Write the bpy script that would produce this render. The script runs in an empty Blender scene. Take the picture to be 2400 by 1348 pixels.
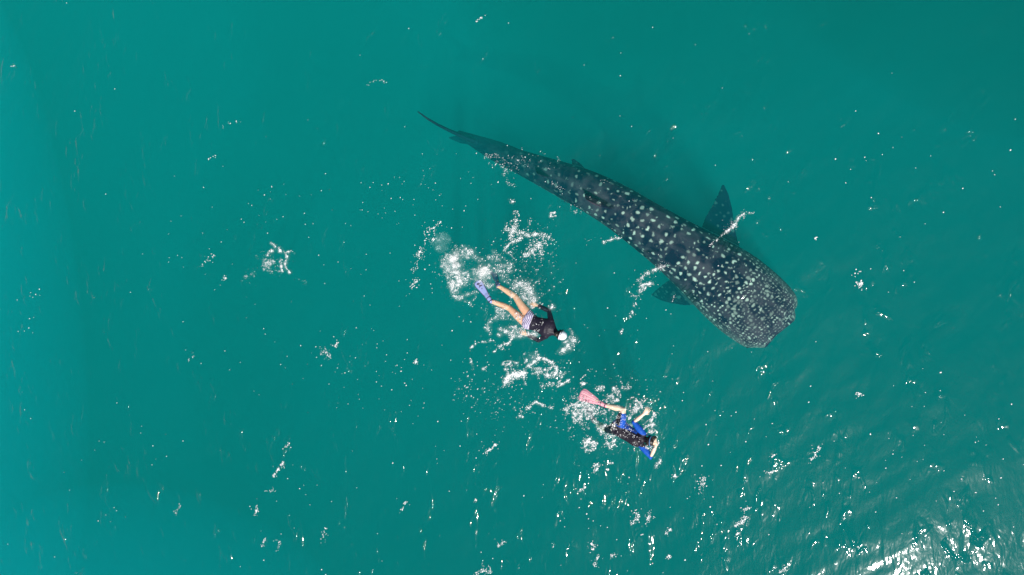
import bpy, bmesh, math, random
import numpy as np
from mathutils import Vector, Matrix, kdtree
random.seed(7)
RNG = np.random.default_rng(11)
SC = bpy.context.scene
COL = SC.collection
R = math.radians

# ------------------------------------------------------------------ camera, light, exposure
CAM_H = 13.5                       # drone height over the sea, metres
F_PX = 1622.0                      # focal length in pixels of the 2400 px wide photograph
cam_d = bpy.data.cameras.new("camera"); cam = bpy.data.objects.new("camera", cam_d); COL.objects.link(cam)
NADIR = (1650.0, 575.0)            # the pixel straight below the drone (the gimbal leans a little)
_n = Vector((NADIR[0] - 1200, -(NADIR[1] - 674), -F_PX)).normalized()     # "down" seen from the camera
CAM_R = _n.rotation_difference(Vector((0, 0, -1))).to_matrix()
CAM_LOC = Vector((0, 0, CAM_H)) - Vector((0, 0, 0))
_c = CAM_R @ Vector((0, 0, -1)); CAM_LOC.x, CAM_LOC.y = -_c.x * CAM_H / -_c.z, -_c.y * CAM_H / -_c.z
cam.location = CAM_LOC; cam.rotation_euler = CAM_R.to_euler()
cam_d.sensor_width = 36; cam_d.lens = 36 * F_PX / 2400
cam_d.clip_start = 0.1; cam_d.clip_end = 6000
SC.camera = cam

SUN_EL, SUN_AZ = R(56), R(-60)     # azimuth measured from +X towards +Y
sdir = Vector((math.cos(SUN_EL) * math.cos(SUN_AZ), math.cos(SUN_EL) * math.sin(SUN_AZ), math.sin(SUN_EL)))
sun_d = bpy.data.lights.new("sun", 'SUN'); sun_d.energy = 4.4; sun_d.angle = R(0.53); sun_d.color = (1.0, 0.95, 0.88)
sun = bpy.data.objects.new("sun", sun_d); COL.objects.link(sun)
sun.rotation_euler = sdir.to_track_quat('Z', 'Y').to_euler(); sun.location = (10, -10, 30)

world = bpy.data.worlds.new("World"); SC.world = world; world.use_nodes = True
wn = world.node_tree.nodes; wl = world.node_tree.links; wn.clear()
sky = wn.new('ShaderNodeTexSky'); sky.sky_type = 'NISHITA'; sky.sun_disc = False
sky.sun_elevation = SUN_EL; sky.sun_rotation = math.pi / 2 - SUN_AZ
bg = wn.new('ShaderNodeBackground'); bg.inputs[1].default_value = 0.05
wo = wn.new('ShaderNodeOutputWorld'); wl.new(sky.outputs[0], bg.inputs[0]); wl.new(bg.outputs[0], wo.inputs[0])

SC.view_settings.view_transform = 'Standard'; SC.view_settings.look = 'None'
SC.view_settings.gamma = 1.0; SC.view_settings.exposure = 0.45; SC.view_settings.use_curve_mapping = False
cy = SC.cycles
cy.max_bounces = 12; cy.volume_bounces = 7; cy.transparent_max_bounces = 12; cy.glossy_bounces = 3; cy.diffuse_bounces = 3
cy.use_denoising = True
try: cy.denoiser = 'OPENIMAGEDENOISE'
except Exception: pass
cy.sample_clamp_indirect = 6.0

# ------------------------------------------------------------------ helpers
def P(px, py, z=0.0):
    """A point of the photograph, at height z over the calm sea, in metres."""
    d = CAM_R @ Vector((px - 1200, 674 - py, -F_PX)); k = (z - CAM_LOC.z) / d.z
    return Vector((CAM_LOC.x + d.x * k, CAM_LOC.y + d.y * k, z))

def link(o, parent=None):
    COL.objects.link(o)
    if parent is not None: o.parent = parent
    return o

def tag(o, label=None, category=None, group=None, kind=None):
    if label: o['label'] = label
    if category: o['category'] = category
    if group: o['group'] = group
    if kind: o['kind'] = kind
    return o

def mesh_from(name, v, f, smooth=True):
    me = bpy.data.meshes.new(name); me.from_pydata([tuple(p) for p in v], [], f); me.update()
    if smooth: me.polygons.foreach_set('use_smooth', [True] * len(me.polygons))
    return me

def obj_from(name, v, f, mat, parent=None, smooth=True):
    me = mesh_from(name, v, f, smooth); me.materials.append(mat)
    return link(bpy.data.objects.new(name, me), parent)

def hash2(ix, iy, seed):
    h = (ix.astype(np.int64) * 374761393 + iy.astype(np.int64) * 668265263 + seed * 974711) & 0x7fffffff
    h = ((h ^ (h >> 13)) * 1274126177) & 0x7fffffff
    return ((h ^ (h >> 16)) & 0xffffff) / float(0xffffff)

def vnoise(x, y, seed=0):
    ix = np.floor(x); iy = np.floor(y); fx = x - ix; fy = y - iy
    fx = fx * fx * fx * (fx * (fx * 6 - 15) + 10); fy = fy * fy * fy * (fy * (fy * 6 - 15) + 10)
    a = hash2(ix, iy, seed); b = hash2(ix + 1, iy, seed); c = hash2(ix, iy + 1, seed); d = hash2(ix + 1, iy + 1, seed)
    return (a * (1 - fx) + b * fx) * (1 - fy) + (c * (1 - fx) + d * fx) * fy

def fbm(x, y, seed=0, oct=4):
    s = 0; a = 0.5; t = 0
    for i in range(oct):
        s = s + a * vnoise(x * 2 ** i + 13.1 * i, y * 2 ** i - 7.7 * i, seed + i * 17); t += a; a *= 0.5
    return s / t

def nodes_of(mat):
    mat.use_nodes = True; nt = mat.node_tree; nt.nodes.clear()
    out = nt.nodes.new('ShaderNodeOutputMaterial')
    return nt, nt.nodes.new, nt.links.new, out

def simple_mat(name, col, rough=0.5, bump=0.0, scale=60, vary=0.12, attr=None, spec=0.5, coat=0.0, sss=0.0):
    m = bpy.data.materials.new(name); nt, N, L, out = nodes_of(m)
    b = N('ShaderNodeBsdfPrincipled'); L(b.outputs[0], out.inputs[0])
    tc = N('ShaderNodeTexCoord'); no = N('ShaderNodeTexNoise'); no.inputs['Scale'].default_value = scale
    no.inputs['Detail'].default_value = 4; L(tc.outputs['Object'], no.inputs['Vector'])
    mr = N('ShaderNodeMapRange'); mr.inputs['To Min'].default_value = 1 - vary; mr.inputs['To Max'].default_value = 1 + vary
    L(no.outputs[0], mr.inputs['Value'])
    mx = N('ShaderNodeVectorMath'); mx.operation = 'SCALE'
    if attr:
        a = N('ShaderNodeAttribute'); a.attribute_name = attr; L(a.outputs['Color'], mx.inputs[0])
    else:
        mx.inputs[0].default_value = col
    L(mr.outputs[0], mx.inputs['Scale']); L(mx.outputs[0], b.inputs['Base Color'])
    b.inputs['Roughness'].default_value = rough; b.inputs['Specular IOR Level'].default_value = spec
    b.inputs['Coat Weight'].default_value = coat; b.inputs['Coat Roughness'].default_value = 0.1
    if sss:
        b.inputs['Subsurface Weight'].default_value = sss; b.inputs['Subsurface Radius'].default_value = (0.02, 0.008, 0.004)
        b.inputs['Subsurface Scale'].default_value = 0.5
    if bump:
        bp = N('ShaderNodeBump'); bp.inputs['Strength'].default_value = 1; bp.inputs['Distance'].default_value = bump
        L(no.outputs[0], bp.inputs['Height']); L(bp.outputs[0], b.inputs['Normal'])
    return m

def tube(pts, rad, seg=14, ref=(0, 0, 1), cap=3):
    """Closed tapered tube along a polyline. rad: per point (across, along ref). Rounded caps. -> verts, faces"""
    pts = [Vector(p) for p in pts]; ref = Vector(ref)
    rad = [(r, r) if not isinstance(r, (tuple, list)) else r for r in rad]
    n = len(pts); T = []
    for i in range(n):
        a = pts[max(0, i - 1)]; b = pts[min(n - 1, i + 1)]; T.append((b - a).normalized())
    P2, R2, T2 = [], [], []
    for k in range(cap):
        q = (k + 0.35) / cap * math.pi / 2; s = math.sin(q); c = math.cos(q)
        P2.append(pts[0] - T[0] * min(rad[0]) * c); R2.append((rad[0][0] * s, rad[0][1] * s)); T2.append(T[0])
    for i in range(n): P2.append(pts[i]); R2.append(rad[i]); T2.append(T[i])
    for k in reversed(range(cap)):
        q = (k + 0.35) / cap * math.pi / 2; s = math.sin(q); c = math.cos(q)
        P2.append(pts[-1] + T[-1] * min(rad[-1]) * c); R2.append((rad[-1][0] * s, rad[-1][1] * s)); T2.append(T[-1])
    v, f = [], []
    for p, (ra, rb), t in zip(P2, R2, T2):
        side = t.cross(ref)
        if side.length < 1e-3: side = t.cross(Vector((1, 0.3, 0)))
        side.normalize(); up = side.cross(t).normalized()
        for j in range(seg):
            q = 2 * math.pi * j / seg
            v.append(p + side * ra * math.cos(q) + up * rb * math.sin(q))
    m = len(P2)
    for i in range(m - 1):
        for j in range(seg):
            a = i * seg + j; b = i * seg + (j + 1) % seg
            f.append((a, b, b + seg, a + seg))
    v.append(P2[0]); v.append(P2[-1]); c0 = len(v) - 2; c1 = len(v) - 1
    for j in range(seg):
        f.append((c0, (j + 1) % seg, j)); b = (m - 1) * seg; f.append((c1, b + j, b + (j + 1) % seg))
    return v, f

def ellipsoid(c, axes, rot=None, seg=20, rings=12):
    c = Vector(c); v, f = [], []
    M = rot if rot is not None else Matrix.Identity(3)
    for i in range(1, rings):
        a = math.pi * i / rings
        for j in range(seg):
            b = 2 * math.pi * j / seg
            v.append(c + M @ Vector((axes[0] * math.sin(a) * math.cos(b), axes[1] * math.sin(a) * math.sin(b), axes[2] * math.cos(a))))
    for i in range(rings - 2):
        for j in range(seg):
            f.append((i * seg + j, (i + 1) * seg + j, (i + 1) * seg + (j + 1) % seg, i * seg + (j + 1) % seg))
    v.append(c + M @ Vector((0, 0, axes[2]))); v.append(c - M @ Vector((0, 0, axes[2])))
    t, b0 = len(v) - 2, (rings - 2) * seg
    for j in range(seg):
        f.append((t, j, (j + 1) % seg)); f.append((t + 1, b0 + (j + 1) % seg, b0 + j))
    return v, f

def join(parts):
    v, f = [], []
    for pv, pf in parts:
        o = len(v); v += list(pv); f += [tuple(i + o for i in q) for q in pf]
    return v, f

def remesh(parts, voxel, smooth=6, factor=0.5):
    """Fuse overlapping closed shells into one continuous skin."""
    v, f = join(parts); me = mesh_from("fused", v, f)
    bm = bmesh.new(); bm.from_mesh(me); bmesh.ops.recalc_face_normals(bm, faces=bm.faces); bm.to_mesh(me); bm.free()
    o = bpy.data.objects.new("fused", me); COL.objects.link(o)
    m = o.modifiers.new("r", 'REMESH'); m.mode = 'VOXEL'; m.voxel_size = voxel; m.use_smooth_shade = True
    if smooth:
        s = o.modifiers.new("s", 'SMOOTH'); s.factor = factor; s.iterations = smooth
    dg = bpy.context.evaluated_depsgraph_get(); dg.update()
    out = bpy.data.meshes.new_from_object(o.evaluated_get(dg))
    bpy.data.objects.remove(o); bpy.data.meshes.remove(me)
    out.polygons.foreach_set('use_smooth', [True] * len(out.polygons))
    return out

def coords(me):
    a = np.empty(len(me.vertices) * 3); me.vertices.foreach_get('co', a); return a.reshape(-1, 3)

def set_col(me, rgb, name='Col'):
    a = me.color_attributes.get(name) or me.color_attributes.new(name, 'FLOAT_COLOR', 'POINT')
    c = np.ones((len(me.vertices), 4)); c[:, :3] = np.clip(rgb, 0, 1); a.data.foreach_set('color', c.ravel())

# ------------------------------------------------------------------ the sea
def wave_setup():
    W = []
    rg = np.random.default_rng(5)
    for i in range(46):
        lam = 0.32 * (7.5 / 0.32) ** rg.random()
        ang = R(-48) + rg.normal() * R(34)
        k = 2 * math.pi / lam
        slope = 0.0145 if lam < 1.4 else 0.0100
        W.append((k * math.cos(ang), k * math.sin(ang), slope / k, rg.random() * 6.283, lam))
    return W
WAVES = wave_setup()

CHOP = [  # px, py, radius px, strength : water stirred up by the swimmers
    (1150, 660, 95, 1.0), (1235, 720, 80, 1.0), (1230, 560, 70, .7), (1240, 860, 80, .7), (1450, 960, 105, 1.0),
    (1500, 1010, 80, .9), (1380, 1040, 40, .8), (645, 610, 50, .6), (1180, 380, 45, .6), (1060, 600, 80, .6)]

def chop_mask(x, y):
    m = np.zeros_like(x)
    for px, py, r, s in CHOP:
        c = P(px, py); rr = r * CAM_H / F_PX
        m = np.maximum(m, s * np.exp(-(((x - c.x) ** 2 + (y - c.y) ** 2) / (rr * rr)) ** 1.3))
    return m

def sea_height(x, y, minlam=0.0):
    x = np.asarray(x, float); y = np.asarray(y, float)
    d = np.hypot(x, y)
    wx = x + 0.35 * (fbm(x * .5, y * .5, 3, 2) - .5); wy = y + 0.35 * (fbm(x * .5 + 9, y * .5, 4, 2) - .5)
    patch = 0.45 + 1.1 * fbm(x * .22 + 3, y * .22, 21, 3)
    h = np.zeros_like(x)
    for kx, ky, a, ph, lam in WAVES:
        fade = 1 / (1 + (d / (25 + 30 * lam)) ** 4)
        h += a * fade * np.sin(kx * wx + ky * wy + ph) * (patch if lam < 2 else 1)
    # short crests with sharp ridges
    u = (x * math.cos(R(-45)) + y * math.sin(R(-45))); w = (-x * math.sin(R(-45)) + y * math.cos(R(-45)))
    for s, a, sd in ((2.2, .008, 31), (4.6, .0040, 32)):
        n = fbm(u * s + .6 * fbm(u, w, 5, 2), w * s * .38, sd, 3)
        h += a * (1 - np.abs(2 * n - 1) * 2) * patch / (1 + (d / 30) ** 4)
    m = chop_mask(x, y)
    h += m * 0.030 * (fbm(x * 5.5, y * 5.5, 41, 3) - .5)
    for px, py, a in ((1315, 785, .006), (1535, 1045, .004)):
        c = P(px, py); r = np.hypot(x - c.x, y - c.y)
        h += a * np.cos(r * 2 * math.pi / .17) * np.exp(-r / .28) * np.clip((r - .1) * 8, 0, 1)
    return h * 0.8

def graded(half, step, far, g=1.13):
    a = list(np.arange(0, half, step)); s = step
    while a[-1] < far: s *= g; a.append(a[-1] + s)
    a = np.array(a); return np.concatenate([-a[:0:-1], a])

def water_material():
    m = bpy.data.materials.new("sea_water"); nt, N, L, out = nodes_of(m)
    tc = N('ShaderNodeTexCoord'); at = N('ShaderNodeAttribute'); at.attribute_name = 'chop'
    def mapped(rz, sc):
        mp = N('ShaderNodeMapping'); mp.vector_type = 'POINT'; mp.inputs['Rotation'].default_value = (0, 0, rz)
        mp.inputs['Scale'].default_value = sc; L(tc.outputs['Object'], mp.inputs[0]); return mp
    # capillary ripples, crests running up to the right
    n1 = N('ShaderNodeTexNoise'); n1.inputs['Scale'].default_value = 3.4; n1.inputs['Detail'].default_value = 3; n1.inputs['Roughness'].default_value = .55
    n1.inputs['Distortion'].default_value = .5
    L(mapped(R(45), (1, .42, 1)).outputs[0], n1.inputs['Vector'])
    n2 = N('ShaderNodeTexNoise'); n2.inputs['Scale'].default_value = 11; n2.inputs['Detail'].default_value = 2; n2.inputs['Distortion'].default_value = .4
    L(mapped(R(38), (1, .6, 1)).outputs[0], n2.inputs['Vector'])
    n3 = N('ShaderNodeTexNoise'); n3.inputs['Scale'].default_value = 26; n3.inputs['Detail'].default_value = 2
    L(tc.outputs['Object'], n3.inputs['Vector'])
    # calm and ruffled patches
    pn = N('ShaderNodeTexNoise'); pn.inputs['Scale'].default_value = .55; pn.inputs['Detail'].default_value = 3
    L(mapped(R(30), (1, .7, 1)).outputs[0], pn.inputs['Vector'])
    pr = N('ShaderNodeMapRange'); pr.inputs['From Min'].default_value = .38; pr.inputs['From Max'].default_value = .66
    pr.inputs['To Min'].default_value = .35; pr.inputs['To Max'].default_value = 1.0; L(pn.outputs[0], pr.inputs['Value'])
    def mul(a, b):
        q = N('ShaderNodeMath'); q.operation = 'MULTIPLY'
        for i, s in enumerate((a, b)):
            if isinstance(s, (int, float)): q.inputs[i].default_value = s
            else: L(s, q.inputs[i])
        return q.outputs[0]
    def add(a, b):
        q = N('ShaderNodeMath'); q.operation = 'ADD'; L(a, q.inputs[0]); L(b, q.inputs[1]); return q.outputs[0]
    h = add(mul(n1.outputs[0], .017), mul(mul(n2.outputs[0], .0062), pr.outputs[0]))
    # sparse steep ripplets standing on smooth water
    n4 = N('ShaderNodeTexNoise'); n4.inputs['Scale'].default_value = 4.3; n4.inputs['Detail'].default_value = 2.5; n4.inputs['Distortion'].default_value = .6
    L(mapped(R(42), (1, .5, 1)).outputs[0], n4.inputs['Vector'])
    r4 = N('ShaderNodeMapRange'); r4.interpolation_type = 'SMOOTHSTEP'; r4.inputs['From Min'].default_value = .52; r4.inputs['From Max'].default_value = .74; L(n4.outputs[0], r4.inputs['Value'])
    p4 = N('ShaderNodeTexNoise'); p4.inputs['Scale'].default_value = 1.1; p4.inputs['Detail'].default_value = 2
    L(mapped(R(40), (1, .55, 1)).outputs[0], p4.inputs['Vector'])
    q4 = N('ShaderNodeMapRange'); q4.inputs['From Min'].default_value = .46; q4.inputs['From Max'].default_value = .60; L(p4.outputs[0], q4.inputs['Value'])
    h = add(h, mul(mul(r4.outputs[0], .0265), q4.outputs[0]))
    h = add(h, mul(mul(n3.outputs[0], .012), at.outputs['Fac']))
    bp = N('ShaderNodeBump'); bp.inputs['Strength'].default_value = 1; bp.inputs['Distance'].default_value = 1.0
    L(h, bp.inputs['Height'])
    gA = N('ShaderNodeBsdfGlossy'); gA.inputs['Roughness'].default_value = .062; L(bp.outputs[0], gA.inputs['Normal'])
    gB = N('ShaderNodeBsdfGlossy'); gB.inputs['Roughness'].default_value = .24; L(bp.outputs[0], gB.inputs['Normal'])
    gm = N('ShaderNodeMixShader'); gm.inputs[0].default_value = .09; L(gA.outputs[0], gm.inputs[1]); L(gB.outputs[0], gm.inputs[2])
    tr = N('ShaderNodeBsdfTransparent')
    # Schlick reflectance of sea water, same from both sides
    ge = N('ShaderNodeNewGeometry'); dt = N('ShaderNodeVectorMath'); dt.operation = 'DOT_PRODUCT'
    L(ge.outputs['Incoming'], dt.inputs[0]); L(bp.outputs[0], dt.inputs[1])
    ab = N('ShaderNodeMath'); ab.operation = 'ABSOLUTE'; L(dt.outputs['Value'], ab.inputs[0])
    su = N('ShaderNodeMath'); su.operation = 'SUBTRACT'; su.inputs[0].default_value = 1; su.use_clamp = True; L(ab.outputs[0], su.inputs[1])
    pw = N('ShaderNodeMath'); pw.operation = 'POWER'; pw.inputs[1].default_value = 5; L(su.outputs[0], pw.inputs[0])
    fr = N('ShaderNodeMath'); fr.operation = 'MULTIPLY_ADD'; fr.inputs[1].default_value = .98; fr.inputs[2].default_value = .021
    L(pw.outputs[0], fr.inputs[0])
    mx = N('ShaderNodeMixShader'); L(fr.outputs[0], mx.inputs[0]); L(tr.outputs[0], mx.inputs[1]); L(gm.outputs[0], mx.inputs[2])
    L(mx.outputs[0], out.inputs['Surface'])
    # the green water itself: scattering plankton and silt, red light swallowed
    sc = N('ShaderNodeVolumeScatter'); sc.inputs['Color'].default_value = (SCAT[0] / max(SCAT), SCAT[1] / max(SCAT), SCAT[2] / max(SCAT), 1)
    sc.inputs['Density'].default_value = max(SCAT); sc.inputs['Anisotropy'].default_value = -.2
    A = max(ABSO) * 1.0001
    vb = N('ShaderNodeVolumeAbsorption'); vb.inputs['Density'].default_value = A
    vb.inputs['Color'].default_value = (1 - ABSO[0] / A, 1 - ABSO[1] / A, 1 - ABSO[2] / A, 1)
    ad = N('ShaderNodeAddShader'); L(sc.outputs[0], ad.inputs[0]); L(vb.outputs[0], ad.inputs[1]); L(ad.outputs[0], out.inputs['Volume'])
    return m
SCAT = (.001, .076, .074)     # scattering per metre
ABSO = (.70, .102, .104)     # absorption per metre

def build_sea():
    gx = graded(12.6, .042, 1500); gy = graded(8.0, .042, 1500)
    X, Y = np.meshgrid(gx, gy); nx, ny = len(gx), len(gy)
    x = X.ravel(); y = Y.ravel(); z = sea_height(x, y)
    edge = (np.abs(x) > 1490) | (np.abs(y) > 1490)
    z[edge] = 0
    V = np.stack([x, y, z], 1)
    idx = np.arange(nx * ny).reshape(ny, nx)
    Fq = np.stack([idx[:-1, :-1], idx[:-1, 1:], idx[1:, 1:], idx[1:, :-1]], -1).reshape(-1, 4)
    ring = np.concatenate([idx[0, :], idx[1:, -1], idx[-1, -2::-1], idx[-2:0:-1, 0]])
    n0 = len(V); low = V[ring].copy(); low[:, 2] = -10.5
    V = np.concatenate([V, low, [[0, 0, -10.5]]]); k = len(ring)
    i = np.arange(k); j = (i + 1) % k
    Fs = np.stack([ring[j], ring[i], n0 + i, n0 + j], 1)
    tri = np.stack([n0 + j, n0 + i, np.full(k, n0 + k)], 1)
    me = bpy.data.meshes.new("sea_water")
    nl = Fq.size + Fs.size + tri.size; nf = len(Fq) + len(Fs) + len(tri)
    me.vertices.add(len(V)); me.vertices.foreach_set('co', V.ravel())
    me.loops.add(nl); me.loops.foreach_set('vertex_index', np.concatenate([Fq.ravel(), Fs.ravel(), tri.ravel()]).astype(np.int32))
    ls = np.concatenate([np.arange(len(Fq) + len(Fs)) * 4, (len(Fq) + len(Fs)) * 4 + np.arange(len(tri)) * 3])
    me.polygons.add(nf); me.polygons.foreach_set('loop_start', ls.astype(np.int32))
    me.polygons.foreach_set('use_smooth', np.concatenate([np.ones(len(Fq), bool), np.zeros(nf - len(Fq), bool)]))
    me.update(calc_edges=True); me.validate()
    at = me.attributes.new('chop', 'FLOAT', 'POINT')
    c = np.zeros(len(V)); c[:n0] = chop_mask(x, y) * (np.hypot(x, y) < 20); at.data.foreach_set('value', c)
    me.materials.append(water_material())
    o = link(bpy.data.objects.new("sea_water", me))
    tag(o, "green sea water ruffled by small waves and sun glitter", "water", kind='structure')
build_sea()

def build_seabed():
    gx = graded(18, .16, 1400, 1.3)
    X, Y = np.meshgrid(gx, gx); n = len(gx); x = X.ravel(); y = Y.ravel()
    z = -8.5 + 0.35 * (fbm(x * .1, y * .1, 8, 3) - .5) + .5 * (fbm(x * .9, y * .9, 9, 3) - .5) * (np.hypot(x, y) < 32)
    idx = np.arange(n * n).reshape(n, n)
    f = np.stack([idx[:-1, :-1], idx[:-1, 1:], idx[1:, 1:], idx[1:, :-1]], -1).reshape(-1, 4)
    o = obj_from("seabed", np.stack([x, y, z], 1).tolist(), [tuple(q) for q in f.tolist()], simple_mat("sand", (.20, .21, .18), .9, .01, .35, .25))
    tag(o, "sandy seabed far below the green water", "seabed", kind='structure')
build_seabed()

def tone_volume(px, py, z, rx, ry, rz, rot, sc, ab, label, tint=(.02, .70, 1), soak=(0, .55, .4)):
    v, f = ellipsoid((0, 0, 0), (rx, ry, rz), Matrix.Rotation(rot, 3, 'Z'), 40, 20)
    m = bpy.data.materials.new("water_tone"); nt, N, L, out = nodes_of(m)
    a = N('ShaderNodeVolumeScatter'); a.inputs['Color'].default_value = (*tint, 1); a.inputs['Density'].default_value = sc; a.inputs['Anisotropy'].default_value = -.3
    b = N('ShaderNodeVolumeAbsorption'); b.inputs['Color'].default_value = (*soak, 1); b.inputs['Density'].default_value = ab
    c = N('ShaderNodeAddShader'); L(a.outputs[0], c.inputs[0]); L(b.outputs[0], c.inputs[1]); L(c.outputs[0], out.inputs['Volume'])
    o = obj_from("tone_volume", v, f, m); o.location = P(px, py, z); tag(o, label, "silt cloud", kind='stuff')
tone_volume(-60, 760, -2.9, 3.4, 12, 2.5, R(4), .085, 0, "broad added volume that lightens the water along the left edge")
tone_volume(380, 1420, -2.9, 6.5, 3.4, 2.5, R(-8), .05, 0, "faint added volume that lightens the water at the lower left corner")
tone_volume(2500, -60, -2.4, 5.5, 3.2, 2.0, R(-20), 0, .11, "added volume that darkens the water at the upper right corner")
tone_volume(760, 120, -2.4, 2.2, 4.5, 2.0, R(20), 0, .025, "dim greenish patch of water at the top left of the shark's tail")
tone_volume(590, 700, -2.2, 1.6, 5.5, 1.8, R(-6), 0, .03, "added volume that dims a streak of water left of the lacy foam patch")
tone_volume(1560, -20, -2.4, 5.0, 3.0, 2.0, R(-10), 0, .08, "added volume that dims the water along the top edge beyond the shark")

# ------------------------------------------------------------------ whale shark
# px from the snout tip, centre px, centre py, half width px, half height m, depth of centre m
ST = [(0, 1834, 774, 28, .05, -.62), (5, 1831, 771, 45, .10, -.62), (14, 1824, 766, 61, .16, -.63), (34, 1808, 753, 77, .24, -.65), (70, 1789, 738, 83, .31, -.70),
      (120, 1750, 706, 87, .38, -.76), (180, 1702, 665, 85, .44, -.82), (250, 1646, 622, 75, .46, -.85), (330, 1580, 575, 64, .45, -.86),
      (420, 1508, 526, 56, .43, -.86), (500, 1440, 481, 51, .41, -.86), (580, 1368, 443, 46, .37, -.92), (660, 1294, 411, 38, .33, -1.12),
      (740, 1222, 381, 29, .27, -1.38), (810, 1160, 353, 24, .21, -1.68), (862, 1112, 331, 16, .16, -1.85), (905, 1075, 312, 7, .13, -1.86)]
def cat(a, t):
    """Catmull-Rom through rows of a at parameter t (rows)."""
    n = len(a); i = int(min(max(math.floor(t), 0), n - 2)); u = t - i
    p0, p1, p2, p3 = a[max(i - 1, 0)], a[i], a[i + 1], a[min(i + 2, n - 1)]
    return 0.5 * (2 * p1 + (p2 - p0) * u + (2 * p0 - 5 * p1 + 4 * p2 - p3) * u * u + (3 * p1 - p0 - 3 * p2 + p3) * u ** 3)

def fin_blade(root, tip_pts, thick):
    """Fin from rows of (leading point, trailing point) root to tip, thickness tapering: lens section."""
    rows = root; v, f = [], []; n = 14
    for (a, b), t in zip(rows, thick):
        a = Vector(a); b = Vector(b); c = b - a
        nrm = c.cross(Vector(tip_pts)).normalized()
        for j in range(n):
            q = 2 * math.pi * j / n; u = .5 - .5 * math.cos(q)
            prof = math.sin(q) * (1.15 - .7 * u)
            v.append(a + c * u + nrm * prof * t)
    m = len(rows)
    for i in range(m - 1):
        for j in range(n):
            a = i * n + j; b = i * n + (j + 1) % n; f.append((a, b, b + n, a + n))
    f.append(tuple(range(n))); f.append(tuple(reversed(range((m - 1) * n, m * n))))
    return v, f

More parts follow.
